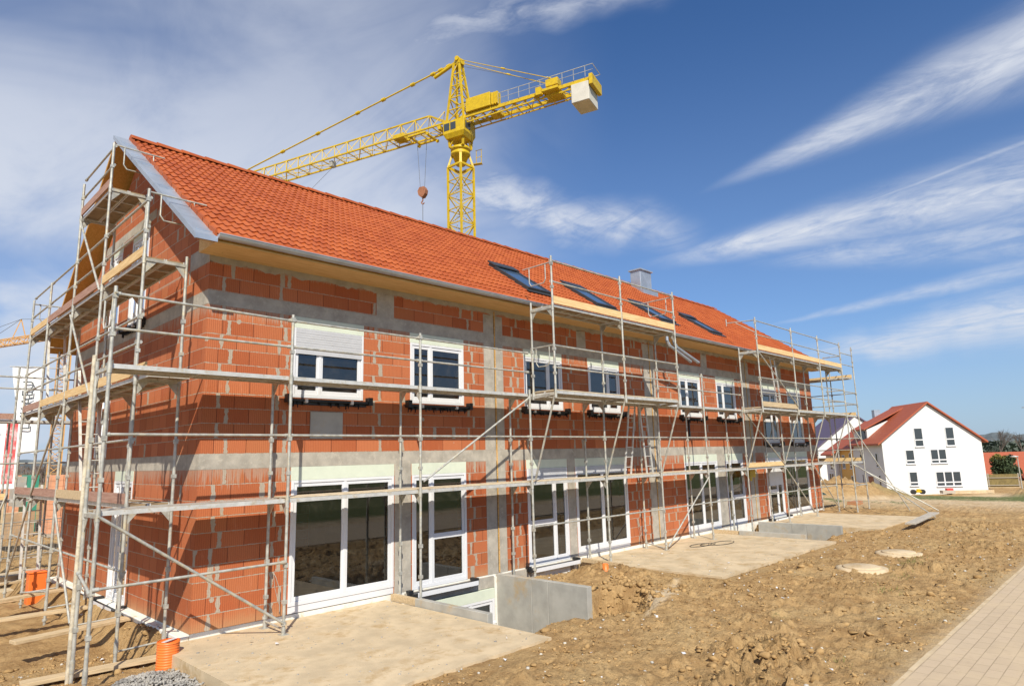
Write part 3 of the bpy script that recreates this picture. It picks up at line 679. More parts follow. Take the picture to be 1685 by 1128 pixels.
# --- windows
def win(P, u0, u1, z0, z1, cells, shutter=0., box=.2, sill=None, name='window', shut_mat='grey_shutter', base=0., label=None):
    """cells: list of (fu0, fu1, [transom heights]); all on plane P(u, n, z)"""
    f = MB(lambda u, n, z: P(u, n, z)); zt = z1-box; g = .055
    bx = lambda mb, a, b, n0, n1, c, d: mb.box(a, b, n0, n1, c, d)
    zb = z0+base
    # outer frame
    bx(f, u0, u0+g, -.07, .012, zb, zt); bx(f, u1-g, u1, -.07, .012, zb, zt)
    bx(f, u0+g, u1-g, -.07, .008, zb, zb+.07); bx(f, u0+g, u1-g, -.07, .006, zt-.05, zt)
    if base: bx(f, u0-.01, u1+.01, -.07, -.005, z0+.01, zb-.004)
    a0, a1, c0, c1 = u0+g, u1-g, zb+.07, zt-.05
    panes = []
    for ci, (fa, fb, tr) in enumerate(cells):
        pa, pb = a0+(a1-a0)*fa, a0+(a1-a0)*fb
        s = .065
        # sash
        bx(f, pa+.002, pa+s, -.05, -.008, c0+.001, c1-.001); bx(f, pb-s, pb-.002, -.05, -.008, c0+.001, c1-.001)
        bx(f, pa+s, pb-s, -.05, -.010, c0+.001, c0+s+.01); bx(f, pa+s, pb-s, -.05, -.010, c1-s, c1-.001)
        if ci: bx(f, pa-.03, pa+.03, -.04, .002, c0, c1)
        zz = [c0+s+.01]
        for h in tr: bx(f, pa+s, pb-s, -.05, -.012, h-.06, h+.06); zz += [h-.06, h+.06]
        zz.append(c1-s)
        for q in range(0, len(zz), 2): panes.append((pa+s, pb-s, zz[q], zz[q+1]))
    w_ = f.build(name, 'white', H, .004)
    if label: w_['label'] = label
    for a, b, c, d in panes:
        q = MB(P); q.quad((a, -.03, c), (b, -.03, c), (b, -.03, d), (a, -.03, d)); q.build('pane', 'glass', w_)
    if box:
        q = MB(P); q.box(u0-.01, u1+.01, -.2, .006, zt+.001, z1-.003); q.build('shutter_box', 'mint', w_, .004)
    if shutter:
        q = MB(P); k = int(shutter/.045)
        for j in range(k): q.box(u0+.05, u1-.05, .010, .018+.003*(j % 2), zt-.045*(j+1)+.003, zt-.045*j)
        q.box(u0+.05, u1-.05, .008, .026, zt-.045*k-.03, zt-.045*k); q.build('roller_shutter', shut_mat, w_)
    if sill == 'black':
        q = MB(P); q.box(u0-.13, u1+.13, .0, .13, z0-.075, z0-.03); q.box(u0-.05, u1+.05, .0, .05, z0-.13, z0-.08)
        for e in (u0-.14, u1+.05): q.box(e, e+.09, .02, .15, z0-.10, z0+.05)
        for j in range(26):
            e = random.uniform(u0-.12, u1+.1); q.bar((e, .06, z0-.08), (e+random.uniform(-.02, .02), .07, z0-.08-random.uniform(.04, .12)), .03, .004)
        q.build('sill', 'black', w_)
        for e in (u0+.2, u1-.35): q = MB(P); q.box(e, e+.05, .10, .16, z0-.10, z0-.03); q.build('bracket', 'white', w_)
    elif sill == 'door':
        q = MB(P); q.box(u0-.12, u1+.1, .013, .22, z0-.10, z0-.035); q.box(u0-.16, u0-.05, .02, .12, z0-.08, z0+.02); q.box(u1+.06, u1+.14, .02, .22, z0-.12, z0+.03); q.build('sill', 'black', w_)
        q = MB(P); q.box(u0-.02, u1+.12, .225, .232, z0-.11, z0-.02); q.build('sill_edge', 'white', w_)
    return w_
ll, rr_ = [(0, .36, []), (.36, 1, [])], [(0, .64, []), (.64, 1, [])]
win(PF, 1.55, 3.05, 3.74, 5.25, ll, .45, .22, 'black')
win(PF, 4.2, 5.7, 3.74, 5.25, ll, 0, .22, 'black')
win(PF, 7.7, 9.17, 3.74, 5.25, rr_, 0, .2, 'black')
win(PF, 10.3, 11.77, 3.74, 5.25, rr_, 0, .2, 'black')
win(PF, 15.15, 16.55, 3.74, 5.25, ll, 0, .22, 'black')
win(PF, 17.7, 19.15, 3.74, 5.25, ll, 0, .22, 'black')
win(PF, 21.38, 22.82, 2.86, 5.25, [(0, .64, [3.75]), (.64, 1, [])], .25, .22, 'black')
win(PF, 23.98, 25.42, 2.86, 5.25, [(0, .64, [3.75]), (.64, 1, [])], .2, .22, 'black')
hh = [(0, .5, []), (.5, 1, [])]
win(PF, 1.6, 3.8, 0, 2.5, hh, 0, .24, None, 'patio_door', base=.13)
win(PF, 4.25, 5.73, 0, 2.5, [(0, .34, []), (.34, 1, [.98])], 0, .24, 'door', 'patio_door')
win(PF, 7.7, 9.22, 0, 2.5, [(0, .68, [.98]), (.68, 1, [])], .30, .22, 'door', 'patio_door')
win(PF, 9.56, 11.9, 0, 2.5, hh, .20, .22, None, 'patio_door', base=.1)
win(PF, 15.14, 17.35, 0, 2.5, hh, 0, .24, None, 'patio_door', base=.1)
win(PF, 17.94, 19.32, 0, 2.5, [(0, .28, []), (.28, 1, [.98])], 0, .24, None, 'patio_door', base=.05)
win(PF, 21.25, 22.75, 0, 2.5, [(0, .66, [1.0]), (.66, 1, [])], 1.05, .22, 'door', 'patio_door', 'white', label='patio door with its white roller shutter half lowered')
win(PF, 23.0, 25.53, 0, 2.5, hh, .12, .24, None, 'patio_door', base=.06)
win(PG, 3.35, 4.45, 5.5, 7.62, rr_, 0, .2, 'black'); win(PG, 5.2, 6.2, 5.5, 7.62, rr_, 0, .2)
win(PG, 5.3, 6.25, 2.8, 4.95, [(0, 1, [])], 0, .2); win(PG, 3.3, 4.5, .0, 2.5, [(0, .7, [.98]), (.7, 1, [])], 0, .2, 'door', 'patio_door')
# basement windows
win(lambda u, n, z: (u, -.09-n, z), 4.55, 6.44, -1.7, -.27, rr_, 0, .22, name='basement_window')

# --- roof
m = MB(); x0, x1 = -.50, L+.38; t_ = .10
def zr(y): return EZ+SL*(y-EY) if y <= RY else RZ-SLB*(y-RY)
YB = 9.5
n_ = Vector((0, -SL, 1)).normalized()
m = MB()
ye = EY+.06
for (ya, yb) in ((ye, RY), (RY, YB)):
    a, b = zr(ya)-.06, zr(yb)-.06
    m.add([(x0, ya, a), (x1, ya, a), (x1, yb, b), (x0, yb, b), (x0, ya, a-t_), (x1, ya, a-t_), (x1, yb, b-t_), (x0, yb, b-t_)],
          [(0, 1, 2, 3), (7, 6, 5, 4), (0, 4, 5, 1), (2, 6, 7, 3), (0, 3, 7, 4), (1, 5, 6, 2)])
m.build('roof_boarding', 'soffit_dark', H)
m = MB(); m.box(-.16, L+.3, -.745, -.006, 6.095, 6.12); m.add([(-.19, -.745, 6.095), (-.19, .0, 6.095), (-.19, .0, 6.5), (-.19, -.745, 6.15), (-.161, -.745, 6.095), (-.161, .0, 6.095), (-.161, .0, 6.5), (-.161, -.745, 6.15)], [(0, 1, 2, 3), (7, 6, 5, 4), (0, 3, 7, 4), (0, 4, 5, 1)]); m.build('soffit', 'soffit', H)
m = MB(); 
for q in range(7): m.bar((-.10+.0, -.3, 6.1), (-.09, -.3, 6.1), .01, .01)
# tiles
def tiles(m, xa, xb, y0, y1, zfun, cw=.22, course=.33):
    Ls = math.hypot(y1-y0, zfun(y1)-zfun(y0)); nr = int(round(Ls/course)); nc = int(round((xb-xa)/cw)); sgn = 1 if y1 > y0 else -1
    prof = [(0, .003), (.14, .0), (.30, .0), (.44, .006), (.56, .018), (.68, .028), (.78, .028), (.88, .018)]
    dy = (y1-y0)/nr; slope = Vector((0, dy, zfun(y0+dy)-zfun(y0))).normalized(); nrm = Vector((0, -slope.z*sgn, abs(slope.y)))
    k = len(prof)
    for r in range(nr):
        ya = y0+dy*r; yb = ya+dy*1.06
        xsr = []; hs = []
        for c_ in range(nc):
            jit = random.uniform(-.003, .003)
            for fr_, h in prof: xsr.append(xa+(c_+fr_)*(xb-xa)/nc); hs.append(h+jit)
        xsr.append(xb); hs.append(0)
        lo = [Vector((x, ya, zfun(ya)))+nrm*(h+.018) for x, h in zip(xsr, hs)]
        lo2 = [Vector((x, ya+.004*sgn, zfun(ya)))+nrm*(h*.6-.004) for x, h in zip(xsr, hs)]
        hi = [Vector((x, yb, zfun(ya)+(zfun(ya+dy)-zfun(ya))*1.06))+nrm*(h-.004) for x, h in zip(xsr, hs)]
        q = len(xsr)
        m.add(lo+hi, [(j, j+1, q+j+1, q+j) for j in range(q-1)], True)
        m.add(lo2+lo, [(j, j+1, q+j+1, q+j) for j in range(q-1)])
m = MB(); tiles(m, -.19, L+.36, EY-.02, RY, zr, .15, .33); m.build('roof', 'tile', H)
m = MB(); m.quad((-.16, RY, RZ-.02), (L+.36, RY, RZ-.02), (L+.36, YB, zr(YB)-.02), (-.16, YB, zr(YB)-.02)); m.build('rear_roof', 'tile', H)
# ridge tiles and verge tiles
m = MB(); q = -.22
while q < L+.36:
    pr = [(math.cos(a)*.125, math.sin(a)*.105) for a in [math.pi*k/8 for k in range(9)]]
    e = min(q+.58, L+.4); A = [(q, RY+c_*1.08, RZ-.015+s_*1.12) for c_, s_ in pr]; B = [(e, RY+c_*.9, RZ-.02+s_*.95) for c_, s_ in pr]
    m.add(A+B, [(k, k+1, 10+k, 9+k) for k in range(8)]+[tuple(range(9))]); q += .54
m.build('ridge_tiles', 'tile', H)
nv = 19
for xx, s_ in ((-.215, -1), (L+.36, 1)):
    m = MB()
    for r in range(nv):
        ya = EY+(RY-EY)*r/nv; yb = ya+(RY-EY)/nv*1.05
        for (wa, wb) in ((0, .03),):
            za, zb = zr(ya), zr(yb)
            X0, X1 = (xx-.02, xx+.02)
            up_ = .075; dn = .13
            m.add([(X0, ya, za-dn), (X1, ya, za-dn), (X1, ya, za+up_), (X0, ya, za+up_), (X0, yb, zb-dn-.02), (X1, yb, zb-dn-.02), (X1, yb, zb+up_-.03), (X0, yb, zb+up_-.03)],
                  [(0, 1, 2, 3), (4, 7, 6, 5), (0, 3, 7, 4), (1, 5, 6, 2), (3, 2, 6, 7), (0, 4, 5, 1)])
    m.build('verge_tiles', 'tile', H)
# zinc strip along the near verge
m = MB(); za, zb = zr(EY)-.035, zr(RY+.05)-.035
def strip(m, xa, xb, ya, yb, dz0, th):
    a, b = zr(ya)+dz0, zr(yb)+dz0
    m.add([(xa, ya, a), (xb, ya, a), (xb, yb, b), (xa, yb, b), (xa, ya, a+th), (xb, ya, a+th), (xb, yb, b+th), (xa, yb, b+th)],
          [(0, 3, 2, 1), (4, 5, 6, 7), (0, 1, 5, 4), (1, 2, 6, 5), (2, 3, 7, 6), (3, 0, 4, 7)])
strip(m, -.54, -.225, EY-.05, RY, -.045, .02); strip(m, -.55, -.541, EY-.05, RY, -.12, .095); m.box(-.55, -.205, EY-.06, EY-.051, zr(EY-.05)-.11, zr(EY-.05)-.02)
for q in (EY+.1, .75, 2.0, 3.2):
    strip(m, -.50, -.21, q, q+.012, -.024, .02)
for q in (1.25, 2.6, 3.9): strip(m, -.50, -.21, q, q+.03, -.024, .022); strip(m, -.50, -.21, q+.12, q+.14, -.024, .016)
m.build('verge_flashing', 'zinc', H)
# gutter
m = MB(); pr = [(-.075+.075*math.cos(a), .066*math.sin(a)) for a in [math.pi+math.pi*k/10 for k in range(11)]]
gy, gzz = EY+.03, 6.195
def gut(xa, xb):
    out = [(x, gy+c_, gzz+s_) for x in (xa, xb) for c_, s_ in pr]; inn = [(x, gy+c_*.94-.004, gzz+s_*.94+.003) for x in (xa, xb) for c_, s_ in pr]
    m.add(out, [(k, k+1, 12+k, 11+k) for k in range(10)], True); m.add(inn, [(k+1, k, 11+k, 12+k) for k in range(10)], True)
gut(-.20, L+.38)
m.tube((-.20, gy-.15, gzz+.004), (L+.38, gy-.15, gzz+.004), .011, 6)
m.add([(-.20, gy+c_, gzz+s_) for c_, s_ in pr], [tuple(range(11))])
for q in range(1, 9):
    x = q*3.1; m.add([(x+e, gy+c_*1.05+.003, gzz+s_*1.05) for e in (0, .03) for c_, s_ in pr], [(k, k+1, 12+k, 11+k) for k in range(10)])
m.build('gutter', 'zinc', H)
for k, xo in enumerate((13.22, 13.62)):
    m = MB(); m.path([(xo, gy-.07, 6.06), (xo, gy-.07, 5.93), (xo+.10, gy-.07, 5.80)], .05, 12)
    m.tube((xo+.10, gy-.07, 5.80), (xo+.08+1.35, gy-.02-.05*k, 5.42), .045, 14, cap=False); m.tube((xo+1.40, gy-.02-.05*k, 5.427), (xo+1.43, gy-.02-.05*k, 5.42), .050, 14, cap=False)
    m.tube((xo+.06, gy-.07, 5.86), (xo+.13, gy-.07, 5.78), .056, 12)
    m.build('downpipe', 'zinc', H)
# skylights
for xa, xb, s0, s1 in ((8.0, 8.95, .08, 1.53), (11.05, 12.0, .15, 1.50), (14.6, 15.55, .2, 1.45), (17.9, 18.8, .16, 1.43)):
    f = MB(); 
    def sl(mb, a, b, c_, d, h0, h1):
        P_ = []
        for h in (h0, h1):
            for x, y in ((a, c_), (b, c_), (b, d), (a, d)):
                v = Vector((x, y, zr(y)))+n_*h; P_.append(v)
        mb.add(P_, [(0, 3, 2, 1), (4, 5, 6, 7), (0, 1, 5, 4), (1, 2, 6, 5), (2, 3, 7, 6), (3, 0, 4, 7)])
    sl(f, xa, xa+.09, s0, s1, .02, .11); sl(f, xb-.09, xb, s0, s1, .02, .11); sl(f, xa+.09, xb-.09, s0, s0+.10, .02, .11); sl(f, xa+.09, xb-.09, s1-.1, s1, .02, .11)
    sl(f, xa-.02, xb+.02, s1-.22, s1+.06, .111, .145)
    sl(f, xa-.08, xb+.08, s0-.14, s0-.003, .045, .06)
    o = f.build('skylight', 'dark_metal', H); 
    g_ = MB(); sl(g_, xa+.09, xb-.09, s0+.1, s1-.1, .05, .085); g_.build('pane', 'sky_glass', o)
# chimney
m = MB(); m.box(19.1, 19.95, 3.75, 4.25, 9.2, 10.32); cm = m.build('chimney', 'zinc', H, .008)
m = MB(); m.box(19.04, 20.01, 3.69, 4.31, 10.321, 10.38); m.build('chimney_cap', 'zinc', cm)
m = MB(); m.box(18.95, 20.1, 3.55, 3.749, 9.2, 9.42); m.build('flashing', 'zinc', cm)

# ------------------------------------------------------------------ scaffolding
TR = .0255
def coupler(m, p, ax='x'):
    x, y, z = p; m.box(x-.04, x+.04, y-.04, y+.04, z-.035, z+.035)
def standard(T, x, y, z0, z1, foot=True, mat='galv'):
    m = MB(); m.tube((x, y, z0), (x, y, z1), TR, 10)
    k = math.ceil(z0/2+.01)*2
    while k < z1-.2: m.tube((x, y, k-.14), (x, y, k+.02), TR+.007, 10); m.box(x-.03, x+.03, y-.035, y+.035, k+.38, k+.44) if k+.5 < z1 else None; m.box(x-.03, x+.03, y-.035, y+.035, k+.93, k+1.0) if k+1.02 < z1 else None; k += 2
    if foot:
        m.box(x-.07, x+.07, y-.07, y+.07, z0-.006, z0+.006); m.tube((x, y, z0+.14), (x, y, z0+.18), .045, 8)
    return m.build('standard', mat, T)
def rail(T, a, b, r=.0205, name='guard_rail'):
    m = MB(); m.tube(a, b, r, 8); d = (Vector(b)-Vector(a)).normalized()
    for p in (Vector(a)+d*.03, Vector(b)-d*.03): m.tube(p-d*.04, p+d*.04, r+.012, 6)
    return m.build(name, 'galv', T)
def brace(T, a, b, r=.022, name='brace'):
    m = MB(); m.tube(a, b, r, 8); return m.build(name, 'galv', T)
def deck(T, a, b, w0, w1, z, axis='x', top='planktop', under='ply', thick=.065):
    """a..b along axis, w0..w1 across, top at z"""
    m = MB(); P3 = (lambda u, v, zz: (u, v, zz)) if axis == 'x' else (lambda u, v, zz: (v, u, zz))
    m.tf = P3; a, b = a+.03, b-.03
    n = 2; ww = (w1-w0)/n
    for k in range(n):
        c0, c1 = w0+ww*k+.008, w0+ww*(k+1)-.008
        m.cur = 0; m.box(a, b, c0+.02, c1-.02, z-.03, z-.006)
        m.cur = 1; m.box(a, b, c0, c0+.019, z-thick, z); m.box(a, b, c1-.019, c1, z-thick, z)
        m.box(a, a+.03, c0+.02, c1-.02, z-thick, z-.031); m.box(b-.03, b, c0+.02, c1-.02, z-thick, z-.031)
        q = a+.6
        while q < b-.3: m.box(q, q+.03, c0+.02, c1-.02, z-.055, z-.031); q += .62
    return m.build('deck', [under, 'alu'], T)
def toe(T, a, b, mat, h=.15, th=.03):
    m = MB(); m.bar((a[0], a[1], a[2]+h/2+.01), (b[0], b[1], b[2]+h/2+.01), th, h); return m.build('toe_board', mat, T)
def transom(T, a, b, z, axis='y'):
    """frame head between inner and outer standard with corner gussets"""
    m = MB(); a = Vector(a); b = Vector(b); d = (b-a).normalized()
    m.bar(a, b, .045, .05)
    for p, s_ in ((a, 1), (b, -1)):
        sd = Vector((-d.y, d.x, 0))*.004
        q0 = p+d*s_*.03; 
        pts = [q0+Vector((0, 0, -.025)), q0+d*s_*.16+Vector((0, 0, -.025)), q0+d*s_*.10+Vector((0, 0, -.10)), q0+Vector((0, 0, -.22))]
        m.add([v-sd for v in pts]+[v+sd for v in pts], [(0, 1, 2, 3), (7, 6, 5, 4), (0, 4, 5, 1), (1, 5, 6, 2), (2, 6, 7, 3), (3, 7, 4, 0)])
    return m.build('transom', 'galv', T)
def ladder(T, a, b, wd=.34, side=(1, 0, 0), top=None):
    m = MB(); a = Vector(a); b = Vector(b); s_ = Vector(side)*wd/2; L_ = (b-a).length
    m.bar(a-s_, b-s_, .03, .05, side); m.bar(a+s_, b+s_, .03, .05, side)
    k = .2
    while k < L_-.05: q = a+(b-a)*(k/L_); m.tube(q-s_, q+s_, .014, 6); k += .28
    return m.build('ladder', 'alu', T)
def end_guard(T, p, q, z, drop=.45):
    """single end rail with hanging U loop between two standards"""
    p = Vector(p); q = Vector(q); d = (q-p).normalized(); l = (q-p).length; m = MB()
    m.tube(p+Vector((0, 0, z)), q+Vector((0, 0, z))+d*.05, .017, 8)
    A = p+d*l*.22; B = p+d*l*.82
    m.path([A+Vector((0, 0, z)), A+Vector((0, 0, z-drop+.08)), A+d*.06+Vector((0, 0, z-drop)), B-d*.06+Vector((0, 0, z-drop)), B+Vector((0, 0, z-drop+.08)), B+Vector((0, 0, z))], .014, 8)
    return m.build('end_guard', 'galv', T)

YO, YI, YT = -.87, -.22, -1.6
FX = [-1.58, 1.1, 3.8, 6.95, 9.75, 12.35, 15.07, 17.8, 20.93, 23.7, 26.2]
F = thing('scaffold', (12, -.55, -.1), 'long galvanised tube scaffold standing along the front of the brick row', 'scaffold')
def zft(x, y):
    for a, b, c_ in TERR:
        if a < x < b and c_ < y < 0: return -.075
    return float(gz(x, y))-.02
for k, x in enumerate(FX):
    zt = 5.05 if k < 3 else (4.1 if x in (6.95, 9.75, 12.35, 17.8, 20.93, 23.7, 26.2) else 5.05)
    standard(F, x, YO, -.55 if k == 0 else zft(x, YO), zt if k else 5.1)
    standard(F, x, YI, -.55 if k == 0 else (zft(x, YI) if not 17.2 < x < 19.9 else -.3), 4.0 if k else 4.1)
    transom(F, (x, YI, 3.93), (x, YO, 3.93), 4); transom(F, (x, YI, 1.93), (x, YO, 1.93), 2)
for k, (a, b) in enumerate(zip(FX[:-1], FX[1:])):
    d2 = deck(F, a, b, YO+.02, YI-.02, 2.0, top='planktop'); deck(F, a, b, YO+.02, YI-.02, 4.0)
    rail(F, (a, YO+.03, 3.02), (b, YO+.03, 3.02))
    if k > 2: rail(F, (a, YO+.03, 1.02), (b, YO+.03, 1.02))
    if k < 3 or b in (15.07, 17.8) : 
        rail(F, (a, YO+.03, 5.0 if k < 1 else 4.95), (b, YO+.03, 4.95)); rail(F, (a, YO+.03, 4.5), (b, YO+.03, 4.5))
# loose boards making the lower deck look dusty
for a, b in ((1.1, 3.8), (3.8, 6.95), (6.95, 9.75), (9.75, 12.35), (12.35, 15.07)):
    m = MB(); m.box(a+.05, b-.05, YO+.05, YI-.06, 2.004, 2.022); m.build('cover_board', 'planktop', F)
brace(F, (-1.58, YO-.03, 1.93), (1.08, YO-.03, .1)); brace(F, (3.85, YO-.03, 2.15), (6.9, YO-.03, 3.9)); brace(F, (15.0, YO-.04, 1.8), (12.4, YO-.04, .0))
brace(F, (23.4, YO-.04, .1), (20.95, YO-.04, 1.9)); brace(F, (17.9, YO-.03, 3.9), (20.9, YO-.03, 2.05)); brace(F, (23.75, YO-.04, 1.9), (26.1, YO-.04, .1))
rail(F, (-1.58, YO-.03, 1.0), (1.08, YO-.03, 1.02))
rail(F, (-1.6, YI, 1.15), (-1.6, YO, .95)); 
m = MB(); m.tube((1.1, YI, .03), (1.1, YO, .0), .017, 8); m.build('base_tube', 'galv', F)
m = MB(); m.tube((12.35, YI, .06), (12.35, YO, -.03), .017, 8); m.build('base_tube', 'galv', F)
toe(F, (17.85, YO, 2.0), (20.9, YO, 2.0), 'wood_x')
ladder(F, (11.35, -.42, 2.02), (11.75, -.42, 4.0), .30, (1, 0, 0)); ladder(F, (12.15, -.62, 2.02), (11.95, -.62, 3.95), .30, (1, 0, 0))
end_guard(F, (-1.58, YI, 0), (-1.58, YO-.02, 0), 5.0)
# console bays and upper lifts
def upper(xs_, name_lab, far=False):
    T = thing('scaffold_tower', (xs_[0], -1.2, 4.0), name_lab, 'scaffold')
    for x in xs_:
        standard(T, x, YT, 3.92, 7.15, False); standard(T, x, YO-.055, 3.9, 6.15, False)
        m = MB(); m.bar((x, YO, 3.9), (x, YT, 3.95), .045, .06); m.tube((x, YT+.04, 3.9), (x, YO-.03, 2.05), .024, 8); m.build('console', 'galv', T)
        transom(T, (x, YO-.055, 5.93), (x, YT, 5.93), 6)
    for k, (a, b) in enumerate(zip(xs_[:-1], xs_[1:])):
        deck(T, a, b, YT+.02, YO-.04, 4.02); m = MB(); m.box(a+.04, b-.04, YT+.03, YO-.06, 4.024, 4.05); m.build('cover_board', 'planktop', T)
        deck(T, a, b, YT+.02, YO-.04, 6.02, under='ply')
        toe(T, (a, YT, 6.02), (b, YT, 6.02), 'wood_x', .17)
        for z in (6.55, 7.05): rail(T, (a, YT+.03, z), (b, YT+.03, z))
        for z in (4.55, 5.05): rail(T, (a, YT+.03, z), (b, YT+.03, z))
    return T
U1 = upper([7.03, 9.75, 12.35], 'upper scaffold bay on brackets under the skylights in the middle of the row')
end_guard(U1, (7.03, YT, 0), (7.03, YO-.055, 0), 5.05); end_guard(U1, (7.03, YT, 0), (7.03, -.75, 0), 7.0); end_guard(U1, (12.35, YT, 0), (12.35, -.6, 0), 7.0)
U2 = upper([17.8, 20.9, 23.6, 26.2], 'upper scaffold bays on brackets at the far end of the row')
toe(U2, (17.85, YT, 4.05), (20.85, YT, 4.05), 'wood_old', .17)
brace(U2, (17.85, YT-.03, 5.9), (20.85, YT-.03, 4.15)); ladder(U2, (20.1, -1.25, 4.05), (19.75, -1.25, 6.0), .34)
m = MB(); m.tube((17.8, YT, 7.05), (17.8, -.55, 7.1), .02, 8); m.tube((17.8, -.55, 7.0), (17.8, -.55, 7.25), .02, 8); m.tube((17.8, YT, 6.6), (17.8, -.9, 7.05), .014, 8); m.build('end_guard', 'galv', U2)
rail(U2, (26.2, YT, 6.55), (26.2, YO, 6.55)); rail(U2, (26.2, YT, 4.55), (26.2, YO, 4.6)); rail(U2, (26.2, YT, 5.05), (26.2, YO, 5.05))
# far end wall scaffold
E_ = thing('scaffold', (27.5, 2, -.1), 'tube scaffold with raking props at the far end wall of the brick row', 'scaffold')
for y in (-1.6, .6, 3.0, 5.6):
    standard(E_, 27.75, y, -.2, 6.0 if y > 0 else 7.1); 
    if y > 0: standard(E_, 27.05, y, -.2, 5.9)
standard(E_, 26.2, YT, -.1, 3.9); standard(E_, 27.75, YO+.3, -.1, 6.1)
for z, mt in ((2.0, 'wood_x'), (4.0, 'wood_x'), (5.7, 'wood_x')):
    deck(E_, -1.55, 3.0, 27.08, 27.72, z, 'y'); deck(E_, 3.0, 5.6, 27.08, 27.72, z, 'y')
    toe(E_, (27.76, -1.5, z), (27.76, 3, z), mt); 
    if z < 5: deck(E_, 26.25, 27.7, YT+.02, YO, z)
for z in (1.0, 2.5, 3.0, 4.5, 5.0, 6.2, 6.7):
    rail(E_, (26.2, YT, z), (27.75, YT, z)); 
    if z < 5.5: rail(E_, (27.75, -1.6, z), (27.75, .6, z)); rail(E_, (27.75, .6, z), (27.75, 3, z))
brace(E_, (26.25, YT, 1.9), (27.3, -4.3, .0)); brace(E_, (26.2, YT-.03, 1.95), (24.9, -4.7, -.05)); brace(E_, (26.2, YT, 3.9), (27.75, YT, 2.0)); brace(E_, (26.2, YT, 3.8), (27.6, -3.2, -.05))

# gable scaffold
G_ = thing('scaffold', (-.55, 4.8, -.3), 'stepped tube scaffold climbing the near gable wall of the brick row', 'scaffold')
GY = [.38, 2.85, 5.05, 7.45, 9.45]; XO, XI = -.90, -.24
GTOP = [7.15, 8.9, 8.75, 7.0, 6.95]
for y, zt in zip(GY, GTOP):
    standard(G_, XO, y, -.5, zt); standard(G_, XI, y, -.5, {.38: 6.1, 2.85: 8.0, 5.05: 8.0}.get(y, 6.0))
    for z in (2, 4, 6) + ((8,) if y in (2.85, 5.05) else ()): transom(G_, (XI, y, z-.07), (XO, y, z-.07), z)
for a, b in zip(GY[:-1], GY[1:]):
    for z in (2, 4, 6): deck(G_, a, b, XO+.02, XI-.02, z, 'y')
    rail(G_, (XO+.03, a, 1.0), (XO+.03, b, 1.0)); rail(G_, (XO+.03, a, 3.0), (XO+.03, b, 3.0)); rail(G_, (XO+.03, a, 4.55), (XO+.03, b, 4.55)); rail(G_, (XO+.03, a, 5.0), (XO+.03, b, 5.0))
    rail(G_, (XO+.03, a, 6.5), (XO+.03, b, 6.5)); rail(G_, (XO+.03, a, 7.0), (XO+.03, b, 7.0))
deck(G_, 2.85, 5.05, XO+.02, XI-.02, 8, 'y')
for z in (8.45, 8.85): rail(G_, (XO+.03, 2.85, z), (XO+.03, 5.05, z))
# end bay that joins the front scaffold
deck(G_, -.18, .38, XO+.02, XI-.02, 4, 'y')
for (a, b), mt in zip(zip(GY[:-1], GY[1:]), ('wood_y', 'wood_red', 'wood_red', 'wood_y')): toe(G_, (XO, a, 6), (XO, b, 6), mt, .16)
for (a, b), mt in zip(zip([-.1]+GY[:-1], GY), ('wood_y', 'wood_y', 'wood_y', 'wood_y', 'wood_red')): toe(G_, (XO, a, 4), (XO, b, 4), mt, .16)
for (a, b), mt in zip(zip(GY[:-1], GY[1:]), ('wood_red', 'wood_old', 'wood_red', 'wood_red')): toe(G_, (XO, a, 2), (XO, b, 2), mt, .16)
toe(G_, (XO, 2.85, 8), (XO, 5.05, 8), 'wood_red', .16)
brace(G_, (XO-.03, 2.9, 5.9), (XO-.03, 5.0, 7.9)); brace(G_, (XO-.03, 5.1, 5.8), (XO-.03, 3.0, 3.9)); brace(G_, (XO-.03, 5.05, .2), (XO-.03, 7.4, -.1)); brace(G_, (XO-.03, 5.1, 3.9), (XO-.03, 7.4, 2.0)); brace(G_, (XO-.03, 5.0, 1.9), (XO-.03, 3.0, -.1))
brace(G_, (XO-.03, 7.4, 1.9), (XO-.03, 9.3, .0))
for z, y in ((7.1, .38), (8.87, 2.85)): end_guard(G_, (XO, y, 0), (-.02, y, 0), z)
end_guard(G_, (XO, 9.45, 0), (XI, 9.45, 0), 6.85)
for z in (.0, -.0): pass
for y in GY[:-1]: m = MB(); m.tube((XO, y, .0-.12), (XI, y, -.1), .016, 8); m.build('base_tube', 'galv', G_)
ladder(G_, (-.55, 3.9, 2.02), (-.55, 4.9, 4.6), .34, (1, 0, 0)); ladder(G_, (-.55, 7.7, 4.02), (-.55, 8.4, 6.3), .34, (1, 0, 0)); ladder(G_, (-.55, 8.9, .0), (-.55, 9.3, 2.2), .34, (1, 0, 0))
# tie rod behind corner, thick dirty pole
m = MB(); m.tube((-1.60, -.12, -.45), (-1.60, -.12, 4.2), .031, 12); m.build('corner_pole', 'pole', G_)
# rear scaffold, running on past the gable
B_ = thing('scaffold', (-1, 10.1, -.3), 'tube scaffold behind the row, its decks running out past the gable on the left', 'scaffold')
for x in (-1.02, -3.6, .9): standard(B_, x, 9.75, -.35, 5.2); standard(B_, x, 10.4, -.35, 4.0)
for a, b in ((-3.6, -1.02), (-1.02, .9)):
    for z in (2, 4): deck(B_, a, b, 9.78, 10.38, z-.15)
    for z in (4.65, 4.95, 2.75): rail(B_, (a, 9.75, z), (b, 9.75, z))
toe(B_, (-3.6, 9.75, 3.85), (-1.02, 9.75, 3.85), 'wood_red'); toe(B_, (-3.6, 9.75, 1.85), (-1.02, 9.75, 1.85), 'wood_x'); brace(B_, (-1.6, 9.7, 0), (-1.02, 9.7, 2))

